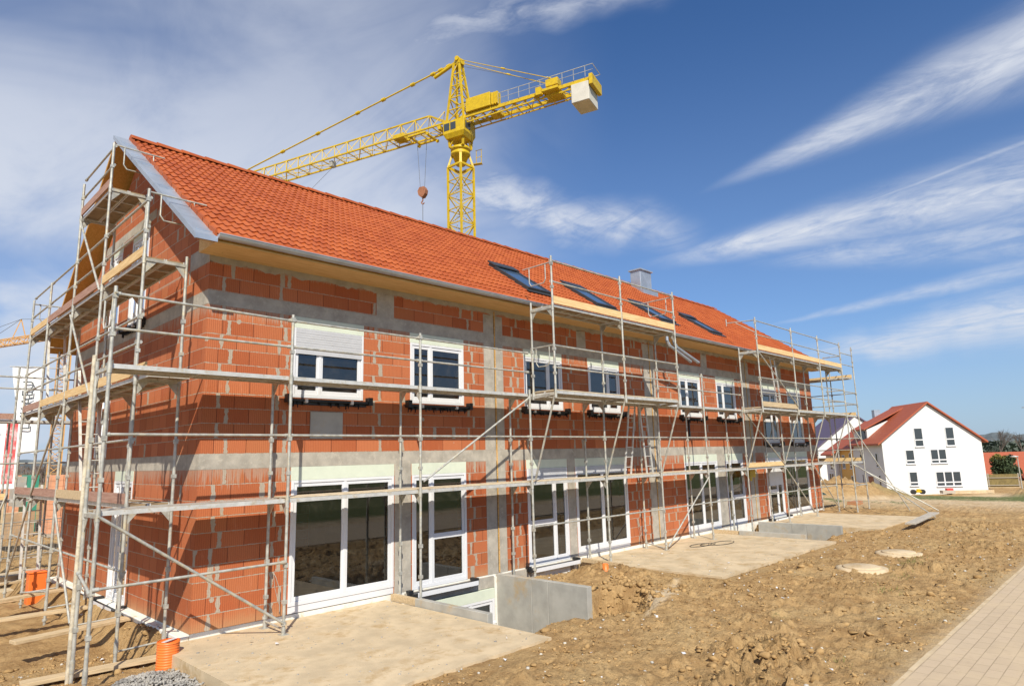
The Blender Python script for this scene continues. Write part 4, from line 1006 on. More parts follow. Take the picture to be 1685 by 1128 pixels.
# planks lying on the soil under the gable scaffold
PL = [((-2.1, .05), (-.35, -.1)), ((-1.9, 2.0), (-.2, 2.35)), ((-2.3, 4.5), (-.35, 4.4)), ((-2.1, 6.2), (-.3, 6.7)), ((-1.6, 10.0), (-.2, 10.3)), ((-2.3, 8.4), (-.6, 8.6))]
LB = ['nearest timber plank lying on the soil under the gable scaffold, by the orange ribbed pipe', 'second nearest timber plank on the soil under the gable scaffold', 'third timber plank from the viewer under the gable scaffold', 'fourth timber plank from the viewer under the gable scaffold', 'farthest timber plank on the soil beyond the gable scaffold', 'fifth timber plank from the viewer, beside the square orange shaft']
for (a, b), lab in zip(PL, LB):
    za = float(gz(*a)); zb = float(gz(*b)); z = max(za, zb)+.045
    m = MB(); m.bar((a[0], a[1], z), (b[0], b[1], z), .22, .05); tag(m.build('timber_plank', 'wood_old', bevel=.004), lab, 'plank', 'timber planks under the gable scaffold')
m = MB(); m.bar((20.4, -4.95, .12), (24.6, -4.75, .14), .30, .05); tag(m.build('timber_plank', 'wood_grey', bevel=.004), 'long weathered grey plank lying at the corner of the farthest terrace', 'plank')
# cable loops
m = MB(); 
for cx, cy, r in ((13.6, -1.2, .32), (13.9, -1.3, .25), (14.4, -1.5, .4)):
    m.path([(cx+r*math.cos(a)*1.4, cy+r*math.sin(a)*.6, -.065) for a in [k*.5 for k in range(13)]], .008, 5)
tag(m.build('cable', 'black'), 'loops of black cable lying on the long middle terrace', 'cable')
for x, lab in ((1.32, 'thin grey cable hanging from the bricks left of the nearest patio door'), (12.25, 'thin grey cable loop hanging from the bricks in the middle of the row')):
    m = MB(); m.path([(x, -.01, .75), (x+.03, -.05, .66), (x+.1, -.06, .45), (x+.11, -.05, .2), (x+.1, -.08, .06)], .006, 5); m.path([(x, -.01, .75), (x+.02, -.04, .5), (x+.08, -.03, .3), (x+.11, -.05, .2)], .005, 5)
    tag(m.build('cable', 'conc'), lab, 'cable')
# yellow bag hung under the deck
m = MB(); m.box(19.05, 19.65, -.30, -.24, 1.62, 1.93); m.bar((19.2, -.32, 1.5), (19.22, -.32, 1.9), .16, .02, (0, 1, 0)); tag(m.build('tool_bag', 'paint_yellow', bevel=.01), 'yellow bag hanging under the lower deck near the far end', 'bag')
# downpipe bracket rods, black vertical pipe stub
m = MB(); m.tube((15.55, -.04, 3.6), (15.55, -.04, 3.0), .03, 8); m.build('black_conduit', 'black', H)

# ------------------------------------------------------------------ tower crane
CX, CY, ZJ, ZTOP = 22.35, 18.89, 24.2, 28.95
hd = Vector((-.290, .957, 0)).normalized(); sd = Vector((hd.y, -hd.x, 0))
K = thing('tower_crane', (CX, CY, -.3), 'yellow tower crane rising behind the orange roof', 'crane')
def CP(a, b, z):
    if a < -1: a = -1+(a+1)*.89
    return Vector((CX, CY, 0))+hd*a+sd*b+Vector((0, 0, z))
def lattice(m, c0, c1, r, r2, n, tube=True):
    """c0, c1: lists of 4 corner points at both ends"""
    for a, b in zip(c0, c1): m.bar(a, b, r, r)
    k = len(c0)
    for j in range(n):
        f0, f1 = j/n, (j+1)/n
        for q in range(k):
            A0 = c0[q].lerp(c1[q], f0); A1 = c0[q].lerp(c1[q], f1); B0 = c0[(q+1) % k].lerp(c1[(q+1) % k], f0); B1 = c0[(q+1) % k].lerp(c1[(q+1) % k], f1)
            m.bar(A0, B0, r2, r2); m.bar(A0, B1, r2, r2) if (j+q) % 2 else m.bar(B0, A1, r2, r2)
rot45 = [(1, 0), (0, 1), (-1, 0), (0, -1)]
def sq(h, z, ang=.35):
    return [Vector((CX+h*math.cos(ang+k*math.pi/2), CY+h*math.sin(ang+k*math.pi/2), z)) for k in range(4)]
MA = .848
m = MB(); z = -.3
while z < 21.1: z2 = min(z+4.4, 21.2); lattice(m, sq(.83, z, MA), sq(.83, z2, MA), .12, .055, 4); z = z2+.0001
m.build('mast', 'paint_yellow', K)
m = MB(); [m.bar(sq(.12, q, 1)[0]+Vector((.1, .1, 0)), sq(.12, q, 1)[2]+Vector((.1, .1, 0)), .03, .03) for q in np.arange(12, 20.3, .3)]; m.bar((CX+.3, CY+.1, 8), (CX+.3, CY+.1, 20.3), .03, .03); m.bar((CX-.1, CY+.3, 8), (CX-.1, CY+.3, 20.3), .03, .03); m.build('ladder', 'alu', K)
m = MB(); m.lathe((CX, CY, 0), [(0, 21.35), (.30, 21.35), (.52, 21.95), (.64, 22.0), (.64, 22.16), (.56, 22.16), (.56, 22.32), (.64, 22.32), (.64, 22.5), (.48, 22.54), (0, 22.54)], 24)
for a, b in zip(sq(.83, 21.15, MA), sq(.56, 22.02, MA)): m.bar(a, b, .16, .12)
for q in range(4): m.bar(sq(.83, 21.2, MA)[q], sq(.83, 21.2, MA)[(q+1) % 4], .12, .14)
m.build('slewing_ring', 'paint_yellow', K)
m = MB(); lattice(m, [CP(a*.5, b*.5, 22.5) for a, b in ((1, 1), (-1, 1), (-1, -1), (1, -1))], [CP(a*.62, b*.62, ZJ-.1) for a, b in ((1, 1), (-1, 1), (-1, -1), (1, -1))], .12, .08, 1); m.build('slewing_platform', 'paint_yellow', K)
# cab faces the jib side / viewer
cb = MB(); A = [CP(a*s_, b*s_-.05, z_) for z_, s_ in ((23.0, .82), (23.3, 1.), (24.15, 1.)) for a, b in ((-.82, .62), (.78, .62), (.78, -.82), (-.82, -.82))]
cb.add(A, [(0, 1, 2, 3), (0, 4, 5, 1), (1, 5, 6, 2), (2, 6, 7, 3), (3, 7, 4, 0), (4, 8, 9, 5), (5, 9, 10, 6), (6, 10, 11, 7), (7, 11, 8, 4), (8, 11, 10, 9)])
CXm = MB(); 
c_ = cb.build('operator_cab', 'paint_yellow', K, .02)
q = MB()
for a, b in ((-.20, .20), (.28, .70)): q.quad(CP(a, -.885, 23.5), CP(b, -.885, 23.5), CP(b, -.885, 24.0), CP(a, -.885, 24.0))
q.quad(CP(-.835, -.1, 23.5), CP(-.835, -.72, 23.5), CP(-.835, -.72, 24.0), CP(-.835, -.1, 24.0)); q.build('cab_window', 'far_glass', c_)
# head frame
m = MB(); lattice(m, [CP(a*.66, b*.62, ZJ) for a, b in ((1, 1), (-1, 1), (-1, -1), (1, -1))], [CP(a*.2+.1, b*.2, ZTOP-.3) for a, b in ((1, 1), (-1, 1), (-1, -1), (1, -1))], .12, .06, 5)
m.box(CX-.25, CX+.25, CY-.25, CY+.25, ZTOP-.45, ZTOP-.1); m.tube(CP(0, -.35, ZTOP-.1), CP(0, .35, ZTOP-.1), .16, 10); m.build('tower_top', 'paint_yellow', K)
# jib: triangular lattice
m = MB(); JL = 32.; jh = 1.25; jw = .62; nb = 26
def top(a): 
    return CP(a, 0, ZJ+jh+.1) if a > 2.4 else CP(a, 0, ZJ+.15+(jh-.05)*(a-.6)/1.8)
lo_ = [[CP(.6+(JL-.6)*k/nb, s_*jw, ZJ+.05) for k in range(nb+1)] for s_ in (-1, 1)]
tp = [CP(.6+(JL-.6)*(k+.5)/nb, 0, ZJ+jh+.05) for k in range(nb)]
for s_ in (0, 1):
    m.bar(lo_[s_][0], lo_[s_][-1], .10, .10)
    for k in range(nb):
        if k: m.bar(tp[k], lo_[s_][k], .045, .045)
        m.bar(tp[k], lo_[s_][k+1], .045, .045)
for k in range(nb+1):
    m.bar(lo_[0][k], lo_[1][k], .06, .06)
    if k < nb: m.bar(lo_[k % 2][k], lo_[1-k % 2][k+1], .045, .045)
m.bar(tp[1], tp[-1], .09, .09); m.bar(tp[1], CP(.7, -.4, ZJ+.2), .09, .09); m.bar(tp[1], CP(.7, .4, ZJ+.2), .09, .09)
m.bar(CP(.9, 0, ZJ+.06), CP(JL, 0, ZJ+.06), .03, .03)
m.build('jib', 'paint_yellow', K)
# counter jib
m = MB(); CJ = 10.6
for s_ in (-1, 1):
    m.bar(CP(-.4, s_*.55, ZJ+.12), CP(-CJ, s_*.55, ZJ+.12), .10, .22)
for k in range(12): m.bar(CP(-.5-k*.83, -.55, ZJ+.02), CP(-.5-k*.83, .55, ZJ+.02), .08, .08); m.bar(CP(-.5-k*.83, (-1)**k*.55, ZJ+.0), CP(-1.3-k*.83, -(-1)**k*.55, ZJ+.0), .05, .05)
m.bar(CP(-2.6, 0, ZJ-.12), CP(-3.4, 0, ZJ-.12), .8, .08)
for s_ in (-1, 1): m.bar(CP(-.4, s_*.5, ZJ-.28), CP(-CJ+.8, s_*.5, ZJ-.16), .07, .07)
for k in range(10): m.bar(CP(-.6-k*.85, -.5, ZJ-.26), CP(-1.4-k*.85, -.5, ZJ+.0), .045, .045); m.bar(CP(-.6-k*.85, .5, ZJ-.26), CP(-.6-k*.85, -.5, ZJ-.26), .05, .05)
m.build('counter_jib', 'paint_yellow', K)
m = MB()
for k in range(9): m.bar(CP(-3.5-k*.82, -.66, ZJ+.25), CP(-3.5-k*.82, -.66, ZJ+.95), .03, .03)
m.bar(CP(-3.5, -.66, ZJ+.95), CP(-CJ, -.66, ZJ+.95), .03, .03); m.bar(CP(-3.5, -.66, ZJ+.6), CP(-CJ, -.66, ZJ+.6), .02, .02)
for k in range(4): m.bar(CP(-7.5-k*.9, .66, ZJ+.25), CP(-7.5-k*.9, .66, ZJ+.95), .03, .03)
m.bar(CP(-7.5, .66, ZJ+.95), CP(-CJ, .66, ZJ+.95), .03, .03); m.bar(CP(-CJ, -.66, ZJ+.95), CP(-CJ, .66, ZJ+.95), .03, .03); m.build('hand_rail', 'galv', K)
def cbox(m, a0, a1, b0, b1, z0, z1):
    m.add([CP(a, b, z_) for z_ in (z0, z1) for a, b in ((a0, b0), (a1, b0), (a1, b1), (a0, b1))], [(0, 1, 2, 3), (4, 7, 6, 5), (0, 4, 5, 1), (1, 5, 6, 2), (2, 6, 7, 3), (3, 7, 4, 0)])
m = MB(); cbox(m, -.9, -2.9, -.75, -.25, ZJ+.27, ZJ+1.2); m.build('switch_cabinet', 'paint_yellow', K, .02)
m = MB(); cbox(m, -2.95, -3.5, -.7, -.3, ZJ+.27, ZJ+1.1)
for k in range(3): cbox(m, -3.0-k*.2, -3.08-k*.2, -.76, -.7, ZJ+.3, ZJ+1.08)
m.build('resistor_box', 'paint_yellow', K)
m = MB(); cbox(m, -7.0, -8.2, -.95, .55, ZJ-.05, ZJ+.12); cbox(m, -7.2, -8.1, -.7, -.1, ZJ+.35, ZJ+.8); m.tube(CP(-7.3, -.3, ZJ+.75), CP(-8.0, -.3, ZJ+.75), .22, 12); cbox(m, -6.5, -6.9, -.85, -.5, ZJ-.1, ZJ+.4); m.build('hoist_winch', 'paint_yellow', K, .01)
m = MB(); cbox(m, -9.05, -10.3, -.75, .75, ZJ-1.25, ZJ-.06); cbox(m, -9.3, -9.8, -.4, .4, ZJ-.0601, ZJ+.2); m.build('counterweight', 'tower_conc', K, .03)
m = MB(); cbox(m, -10.35, -10.6, -.8, .8, ZJ-.35, ZJ+.3); m.build('end_platform', 'paint_yellow', K)
def tie(a0, a1, r, joints, nm='tie_bar', mat='paint_yellow'):
    m = MB(); m.tube(a0, a1, r, 6)
    for f in joints: p = Vector(a0).lerp(Vector(a1), f); d = (Vector(a1)-Vector(a0)).normalized(); m.tube(p-d*.15, p+d*.15, r*2.3, 6)
    m.build(nm, mat, K)
tie(CP(.2, 0, ZTOP-.15), CP(21.5, 0, ZJ+jh+.15), .055, (.03, .06, .09, .17, .29, .40, .58, .75)); m = MB(); m.tube(CP(.3, .0, ZTOP-.2), CP(2.0, .0, ZTOP-.75), .12, 8); m.build('tie_bar', 'paint_yellow', K)
tie(CP(-.1, -.25, ZTOP-.2), CP(-7.6, -.5, ZJ+.9), .025, (.5, .97)); tie(CP(-.1, .25, ZTOP-.2), CP(-7.6, .5, ZJ+.9), .025, (.5, .97)); tie(CP(-.1, .1, ZTOP-.5), CP(-7.2, -.2, ZJ+.9), .012, (), 'hoist_rope', 'rope')
tie(CP(.6, 0, ZJ+.9), CP(-.4, 0, ZTOP-3.2), .012, (), 'hoist_rope', 'rope')
m = MB(); TA = 3.0
cbox(m, TA-.7, TA+.7, -.70, -.55, ZJ-.22, ZJ-.10); cbox(m, TA-.7, TA+.7, .55, .70, ZJ-.22, ZJ-.10); cbox(m, TA-.7, TA-.55, -.54, .54, ZJ-.22, ZJ-.12); cbox(m, TA+.55, TA+.7, -.54, .54, ZJ-.22, ZJ-.12); cbox(m, TA+1.3, TA+2.2, -.4, .4, ZJ+.14, ZJ+.45); cbox(m, TA-1.9, TA-1.7, -.7, .7, ZJ-.3, ZJ-.05)
for a in (TA-.8, TA+.7):
    for b in (-.6, .6): m.tube(CP(a, b-.05, ZJ-.3), CP(a, b+.05, ZJ-.3), .12, 8)
m.build('trolley', 'paint_yellow', K)
HZ = 20.2
m = MB(); m.tube(CP(TA-.35, 0, ZJ-.25), CP(TA-.15, 0, HZ+.3), .014, 5); m.tube(CP(TA+.45, 0, ZJ-.25), CP(TA+.2, 0, HZ+.3), .014, 5); m.build('hoist_rope', 'rope', K)
m = MB(); m.add([CP(TA+a, b, HZ+z_) for b in (-.16, .16) for a, z_ in ((-.18, .3), (.18, .3), (.32, .05), (.24, -.25), (.05, -.42), (-.1, -.42), (-.28, -.2), (-.32, .05))], [tuple(range(8)), tuple(range(15, 7, -1))]+[(k, (k+1) % 8, 8+(k+1) % 8, 8+k)[::-1] for k in range(8)])
m.path([CP(TA, 0, HZ-.4), CP(TA, 0, HZ-.62), CP(TA+.12, 0, HZ-.75), CP(TA, 0, HZ-.88), CP(TA-.12, 0, HZ-.8)], .04, 6); m.build('hook_block', 'rust', K)
m = MB(); m.tube(CP(TA, 0, HZ-.85), CP(TA, 0, 9.), .02, 5); m.build('hoist_rope', 'rope', K)
m = MB(); a_ = CP(9.5, -.55, ZJ-.1); m.tube(a_, CP(24, -1.2, ZJ-9.5), .012, 5); m.build('power_cable', 'rope', K)
m = MB(); 
for k in (0, 1): m.bar(CP(-.75-.4*k, .75, 21.5), CP(-.75-.4*k, .75, 22.5), .03, .03)
m.bar(CP(-.7, .75, 22.5), CP(-1.2, .75, 22.5), .03, .03); m.bar(CP(-.7, .75, 22.0), CP(-1.2, .75, 22.0), .03, .03); m.bar(CP(-.4, .6, 21.5), CP(-1.2, .75, 21.5), .3, .03); m.build('platform', 'paint_yellow', K)
m = MB(); cbox(m, 10.6, 10.9, -.5, -.1, ZJ-.5, ZJ-.1); m.build('floodlight', 'galv', K)

# distant orange crane
K2 = thing('tower_crane', (8.83, 55.9, -.4), 'orange tower crane far behind the gable scaffold on the left', 'crane')
def lat2(m, a, b, h, n, r=.09, r2=.05):
    a = Vector(a); b = Vector(b); d = (b-a).normalized(); u = Vector((0, 0, 1)) if abs(d.z) < .5 else Vector((0, 1, 0)); s_ = d.cross(u).normalized()*h; u = s_.cross(d).normalized()*h
    lattice(m, [a+s_*i_+u*j_ for i_, j_ in ((1, 1), (-1, 1), (-1, -1), (1, -1))], [b+s_*i_+u*j_ for i_, j_ in ((1, 1), (-1, 1), (-1, -1), (1, -1))], r, r2, n)
m = MB(); lat2(m, (8.83, 55.9, -.4), (8.83, 55.9, 14.3), .40, 22, .09, .05); m.build('mast', 'paint_orange', K2)
m = MB(); lat2(m, (8.6, 56.6, 14.3), (1.0, 76.5, 14.3), .28, 30, .07, .04); m.build('jib', 'paint_orange', K2)
m = MB(); 
for s_ in (-.5, .5): m.bar((6.45+s_, 62.15, 14.5), (6.45, 62.15, 16.3), .08, .08)
m.build('strut', 'paint_orange', K2)
m = MB(); P0 = (6.45, 62.15, 16.3); m.tube(P0, (1.2, 76, 14.5), .02, 5); m.tube(P0, (8.8, 56, 15.6), .02, 5); m.tube(P0, (4.5, 67.5, 14.5), .02, 5); m.tube((8.83, 55.9, 14.4), (8.83, 55.9, 15.7), .04, 5); m.build('guy_rope', 'rope', K2)

# ------------------------------------------------------------------ background houses
def rot_tf(o, ang):
    b = R(ang); v = Vector((math.sin(b), math.cos(b), 0)); u = Vector((math.sin(b+math.pi/2), math.cos(b+math.pi/2), 0)); o = Vector(o)
    return lambda a, l, z: o+u*a+v*l+Vector((0, 0, z))
def far_house(name, o, ang, wd, ln, eav, apx, wall, roof, lab, gwins=(), swins=(), over=.35, doors=(), skyl=(), chim=None, group=None, group_obj=None, side='L', base=-1.5):
    P = rot_tf(o, ang); T = thing(name, P(wd/2, ln/2, 0), lab, 'house', group)
    m = MB(P); mid = wd/2
    m.add([(0, 0, base), (wd, 0, base), (wd, 0, eav), (mid, 0, apx), (0, 0, eav), (0, ln, base), (wd, ln, base), (wd, ln, eav), (mid, ln, apx), (0, ln, eav)],
          [(0, 1, 2, 3, 4), (9, 8, 7, 6, 5), (0, 4, 9, 5), (1, 6, 7, 2)]); m.build('wall', wall, T)
    m = MB(P); s_ = (apx-eav)/mid; th = .18
    for sx in (0, 1):
        e = -over if sx == 0 else wd+over; ze = eav-s_*over+.05
        m.add([(e, -over*.6, ze), (mid, -over*.6, apx+.05), (mid, ln+.1, apx+.05), (e, ln+.1, ze), (e, -over*.6, ze+th), (mid, -over*.6, apx+.05+th), (mid, ln+.1, apx+.05+th), (e, ln+.1, ze+th)],
              [(0, 1, 2, 3), (4, 7, 6, 5), (0, 4, 5, 1), (1, 5, 6, 2), (2, 6, 7, 3), (3, 7, 4, 0)])
    rf = m.build('roof', roof, T)
    def wn(Pn, a, b, z0, z1, n, tr):
        f = MB(Pn); g_ = .07; f.box(a, b, .0, .04, z0, z0+g_); f.box(a, b, .0, .04, z1-g_, z1); f.box(a, a+g_, .0, .04, z0+g_, z1-g_); f.box(b-g_, b, .0, .04, z0+g_, z1-g_)
        for k in range(1, n): q = a+(b-a)*k/n; f.box(q-.06, q+.06, .0, .045, z0+g_, z1-g_)
        if tr: f.box(a+g_, b-g_, .0, .05, z0+tr-.06, z0+tr+.06)
        f.box(a-.05, b+.05, .0, .12, z0-.06, z0-.002)
        o_ = f.build('window', 'white', T); q = MB(Pn); q.quad((a+g_, .015, z0+g_), (b-g_, .015, z0+g_), (b-g_, .015, z1-g_), (a+g_, .015, z1-g_)); q.build('pane', 'far_glass', o_)
    PGb = lambda a, n, z: P(a, -n, z); PS = lambda a, n, z: P(-n, a, z)
    for q in gwins: wn(PGb, *q)
    for q in swins: wn(PS, *q)
    for a, b, z0, z1 in doors:
        m = MB(PS); m.box(a, b, .0, .05, z0, z1); m.build('door', 'rust', T, )
    for a, b, f0, f1 in skyl:
        m = MB(P); 
        A = []
        for l, f in ((a, f0), (b, f0), (b, f1), (a, f1)): A.append((mid*f-0.02, l, eav+s_*mid*f+.3))
        m.add(A, [(0, 1, 2, 3)]); m.build('skylight', 'white', T)
    if chim:
        a, l, hh_ = chim; m = MB(P); m.box(a-.35, a+.35, l-.35, l+.35, apx-1.2, apx+hh_); m.build('chimney', 'zinc', T)
    return P, T
P, T = far_house('white_house', (72.92, 9.97, -2.18), 50, 10.0, 7.2, 5.33, 9.2, 'render_white', 'far_red', 'finished white gabled house with red roof, its white gable wall facing the viewer',
    gwins=[(3.35, 4.25, 4.75, 6.7, 1, .7), (6.5, 7.4, 4.75, 6.7, 1, .7), (2.25, 3.15, 3.0, 4.45, 1, .35), (4.75, 6.35, 3.0, 4.45, 2, .35), (2.35, 3.2, .75, 2.2, 1, .35), (5.0, 7.5, .65, 2.15, 3, .4)],
    swins=[(1.2, 1.75, 2.7, 4.2, 1, .3), (4.9, 5.5, 3.1, 4.1, 1, 0), (1.0, 1.5, .4, 1.9, 1, .3), (5.0, 5.4, .5, 1.9, 1, 0)], doors=[(2.8, 3.9, -.6, 1.7)], over=.5)
m = MB(P); 
m.add([(.3, 5.2, 5.6), (2.4, 5.2, 7.25), (4.6, 5.2, 8.9), (2.4, 5.2, 7.4), (.3, 5.2, 6.9)], [(0, 1, 2, 3, 4)])
# dormer with white cheek
m = MB(P); m.add([(.35, 3.9, 5.5), (.35, 3.9, 6.75), (2.9, 3.9, 7.75), (4.9, 3.9, 9.05), (.35, 7.1, 5.5), (.35, 7.1, 6.75), (2.9, 7.1, 7.75), (4.9, 7.1, 9.05)], [(0, 1, 2, 3), (4, 7, 6, 5), (0, 4, 5, 1), (1, 5, 6, 2), (2, 6, 7, 3)])
dm = m.build('dormer', 'render_white', T); m = MB(P); m.box(.2, .36, 4.3, 5.9, 5.65, 6.6); m.build('dormer_window', 'far_glass', dm)
m = MB(P); m.add([(.0, 3.8, 6.72), (4.95, 3.8, 9.2), (4.95, 7.2, 9.2), (.0, 7.2, 6.72), (.0, 3.8, 6.84), (4.95, 3.8, 9.3), (4.95, 7.2, 9.3), (.0, 7.2, 6.84)], [(0, 3, 2, 1), (4, 5, 6, 7), (0, 1, 5, 4), (2, 3, 7, 6), (0, 4, 7, 3)]); m.build('dormer_roof', 'far_red', dm)
P2, T2 = far_house('yellow_house', P(.25, 7.25, .0), 50, 9.6, 4.3, 4.9, 8.4, 'render_yellow', 'far_red', 'yellow rendered middle house of the red-roofed row, left of the white gable', swins=[(.9, 1.7, 2.4, 4.2, 1, .4), (1.0, 1.7, -.2, 1.6, 1, .4), (3.0, 3.8, 2.4, 4., 2, 0)], skyl=[(1.2, 2.0, .35, .55), (3.0, 3.8, .42, .62)], over=.5, chim=(4.6, 3.8, .9))
P3, T3 = far_house('grey_house', P(-.3, 11.6, .0), 50, 10.6, 3.0, 4.3, 7.9, 'render_grey', 'far_red', 'pale grey end house of the red-roofed row, seen through the far scaffold', swins=[(1.0, 1.8, 2.2, 3.8, 1, .4), (1.0, 2.4, -.8, 1.8, 2, 0)], over=.6)
P4, T4 = far_house('purple_roofed_house', (95.3, 25.3, -3.), 54, 12.6, 14.0, 5.2, 10.25, 'render_white', 'far_purple', 'white house with a dark purple tiled roof behind the red-roofed row', over=.5)
# low orange roofs far right
far_house('low_house', (126, 20, -4.5), 130, 11, 26, 1.9, 5.6, 'render_white', 'far_red2', 'long low house with an orange roof at the right edge, farther back', skyl=[(8, 9, .5, .62), (11, 12, .5, .62), (14, 15, .5, .62)], base=-3)
far_house('low_house', (112, 14.0, -5.0), 130, 9, 13, 2.3, 5.4, 'render_white', 'far_red2', 'low house with an orange roof right behind the white gabled house', base=-3)
far_house('low_house', (108, 2.5, -4.6), 80, 8, 12, 2.8, 5.3, 'render_white', 'far_red2', 'low orange-roofed house with white gable beside the dark green tree', base=-3)
# wooden fence
MAT['fence_wood'] = M('olive_brown_boards', (.20, .15, .055), .8, var=.2, vs=3)
A0, B0 = Vector((88.5, 6.5, -2.4)), Vector((91.2, 1.2, -2.4)); FT = thing('wooden_fence', A0.lerp(B0, .5), 'yellowish wooden board fence beside the white gabled house on the right', 'fence')
m = MB(); n = 40
for k in range(n): a = A0.lerp(B0, k/n); b = A0.lerp(B0, (k+.93)/n); m.bar(a+Vector((0, 0, .85)), b+Vector((0, 0, .85)), .03, 1.5)
m.build('boards', 'fence_wood', FT)
m = MB(); 
for z in (.35, 1.2): m.bar(A0+Vector((-.1, -.05, z)), B0+Vector((-.1, -.05, z)), .04, .06)
for k in range(3): q = A0.lerp(B0, k/2); m.bar(q, q+Vector((0, 0, 1.7)), .1, .1, (1, 0, 0))
m.build('rails', 'wood_grey', FT)
m = MB(); m.bar(A0+Vector((-.4, -.2, .0)), B0+Vector((-.4, -.2, .0)), .25, .3); m.build('base_wall', 'slab', FT)
# street lamps
for (x, y, z0, z1, s_, lab) in ((84.8, .2, -2.4, 1.25, 1, 'grey street lamp at the right edge of the view, in front of the orange roofs'), (97, 5.2, -2.5, 1.4, .7, 'thinner street lamp rising beside the dark green tree on the right')):
    t = thing('street_lamp', (x, y, z0), lab, 'street lamp', 'street lamps on the right')
    MB().tube((x, y, z0), (x, y, z1), .07*s_, 8, .045*s_).build('pole', 'galv', t)
    m = MB(); m.lathe((x+.0, y+.25*s_, z1), [(0, .12), (.3*s_, .05), (.42*s_, -.02), (.25*s_, -.08), (0, -.1)], 14); m.build('lamp_head', 'alu', t)

def leaf_crown(name, c, rx, rz, n, size, mat, parent, clumps=16):
    m = MB(); cs = []
    for k in range(clumps):
        v = Vector((random.gauss(0, 1), random.gauss(0, 1), random.gauss(0, 1))).normalized()*random.uniform(.35, .95)
        cs.append((Vector((c[0]+v.x*rx, c[1]+v.y*rx, c[2]+v.z*rz)), random.uniform(.28, .5)*rx))
    for k in range(n):
        q, r = random.choice(cs); v = Vector((random.gauss(0, 1), random.gauss(0, 1), random.gauss(0, 1))).normalized()*r*random.random()**.4
        p = q+v; a = Vector((random.gauss(0, 1), random.gauss(0, 1), random.gauss(0, 1))).normalized(); b = a.cross(Vector((random.random(), random.random(), random.random()))).normalized(); s_ = size*random.uniform(.6, 1.3)
        m.add([p-a*s_, p+b*s_*.6, p+a*s_, p-b*s_*.6], [(0, 1, 2, 3)])
    return m.build(name, mat, parent)
MAT['leaf_dark'] = M('dark_foliage', (.05, .075, .03), .8, var=.5, vs=1.2)
MAT['leaf_yel'] = M('yellowish_foliage', (.16, .14, .03), .8, var=.4, vs=1.2)
MAT['twig'] = M('bare_twigs', (.13, .10, .085), .9, var=.3, vs=.3)
MAT['hill'] = M('wooded_hills', (.11, .13, .14), .95, var=.5, vs=.03)  # pale blue-grey, distance haze put into the colour
t = thing('tree', (95.5, 2.9, -2.6), 'dark green bushy tree in front of the orange roofs at the right', 'tree')
MB().tube((95.5, 2.9, -2.8), (95.5, 2.9, -.5), .16, 8, .08).build('trunk', 'twig', t)
leaf_crown('crown', (95.5, 2.9, -.35), 1.5, 1.7, 9000, .12, 'leaf_dark', t, 30); leaf_crown('upper_crown', (95.4, 3.2, .75), 1.0, .8, 1500, .10, 'leaf_yel', t, 8)

# bare trees
def bare_tree(x, y, z0, h, seed, lab, group, dens=5, spread=.5, thick=.02):
    rs = random.Random(seed); t = thing('bare_tree', (x, y, z0), lab, 'tree', group); m = MB(); tw = MB()
    def grow(p, d, l, r, lev):
        e = p+d*l; (m if lev < 2 else tw).tube(p, e, r, 5 if lev < 2 else 3, r*.65, False)
        if lev >= 4: return
        for k in range(rs.randint(3, dens)):
            q = p.lerp(e, rs.uniform(.45, 1)); nd = (d+Vector((rs.gauss(0, spread), rs.gauss(0, spread), rs.uniform(-.1, .5)))).normalized()
            grow(q, nd, l*rs.uniform(.5, .78), r*.55, lev+1)
    grow(Vector((x, y, z0)), Vector((0, 0, 1)), h*.36, h*thick, 0)
    m.build('trunk', 'twig', t); tw.build('crown', 'twig', t)
GB = 'bare winter trees behind the gable scaffold on the left'
sides = ['leftmost of the bare winter trees beyond the building site on the left', 'second bare winter tree from the left beyond the site', 'bare winter tree between the banner and the orange crane mast', 'bare winter tree just left of the orange crane mast', 'bare winter tree behind the orange crane mast']
for k, (x, y) in enumerate(((7.5, 118), (13.5, 121), (19, 116), (24, 120), (29, 118))): bare_tree(x, y, -.6, 5.6+.7*(k % 3), 50+k, sides[k], GB, 6, .6, .018)
for k, (x, y) in enumerate(((300, 26), (309, 21), (318, 15), (327, 9), (290, 31))): bare_tree(x, y, -4, 17, 80+k, 'bare tree on the skyline far behind the orange roofs', 'bare trees on the right skyline', 5, .5, .015)
# far wood / hills
def hill(name, pts, wdt, mat, kind, lab=None):
    m = MB(); n = len(pts)
    top_ = [(x, y, z+random.uniform(-.5, .5)) for x, y, z in pts]
    for k in range(n-1):
        a, b = top_[k], top_[k+1]; d = Vector((a[0]-CAM.x, a[1]-CAM.y, 0)).normalized()*wdt
        m.quad((a[0]-d.x*.5, a[1]-d.y*.5, -9), (b[0]-d.x*.5, b[1]-d.y*.5, -9), b, a); m.quad(a, b, (b[0]+d.x, b[1]+d.y, -9), (a[0]+d.x, a[1]+d.y, -9))
    o = m.build(name, mat); tag(o, lab, kind=kind); return o
def ring(r, a0, a1, n, h, seed, amp):
    out = []
    for k in range(n+1):
        a = R(a0+(a1-a0)*k/n); hh_ = h+amp*float(fbm(np.array(k*.06), np.array(seed*1.), 4, seed))*2+amp*.3*random.random()
        out.append((CAM.x+r*math.sin(a), CAM.y+r*math.cos(a), hh_))
    return out
hill('hills', ring(900, -40, 130, 400, 10., 3, 9), 150, 'hill', 'structure')
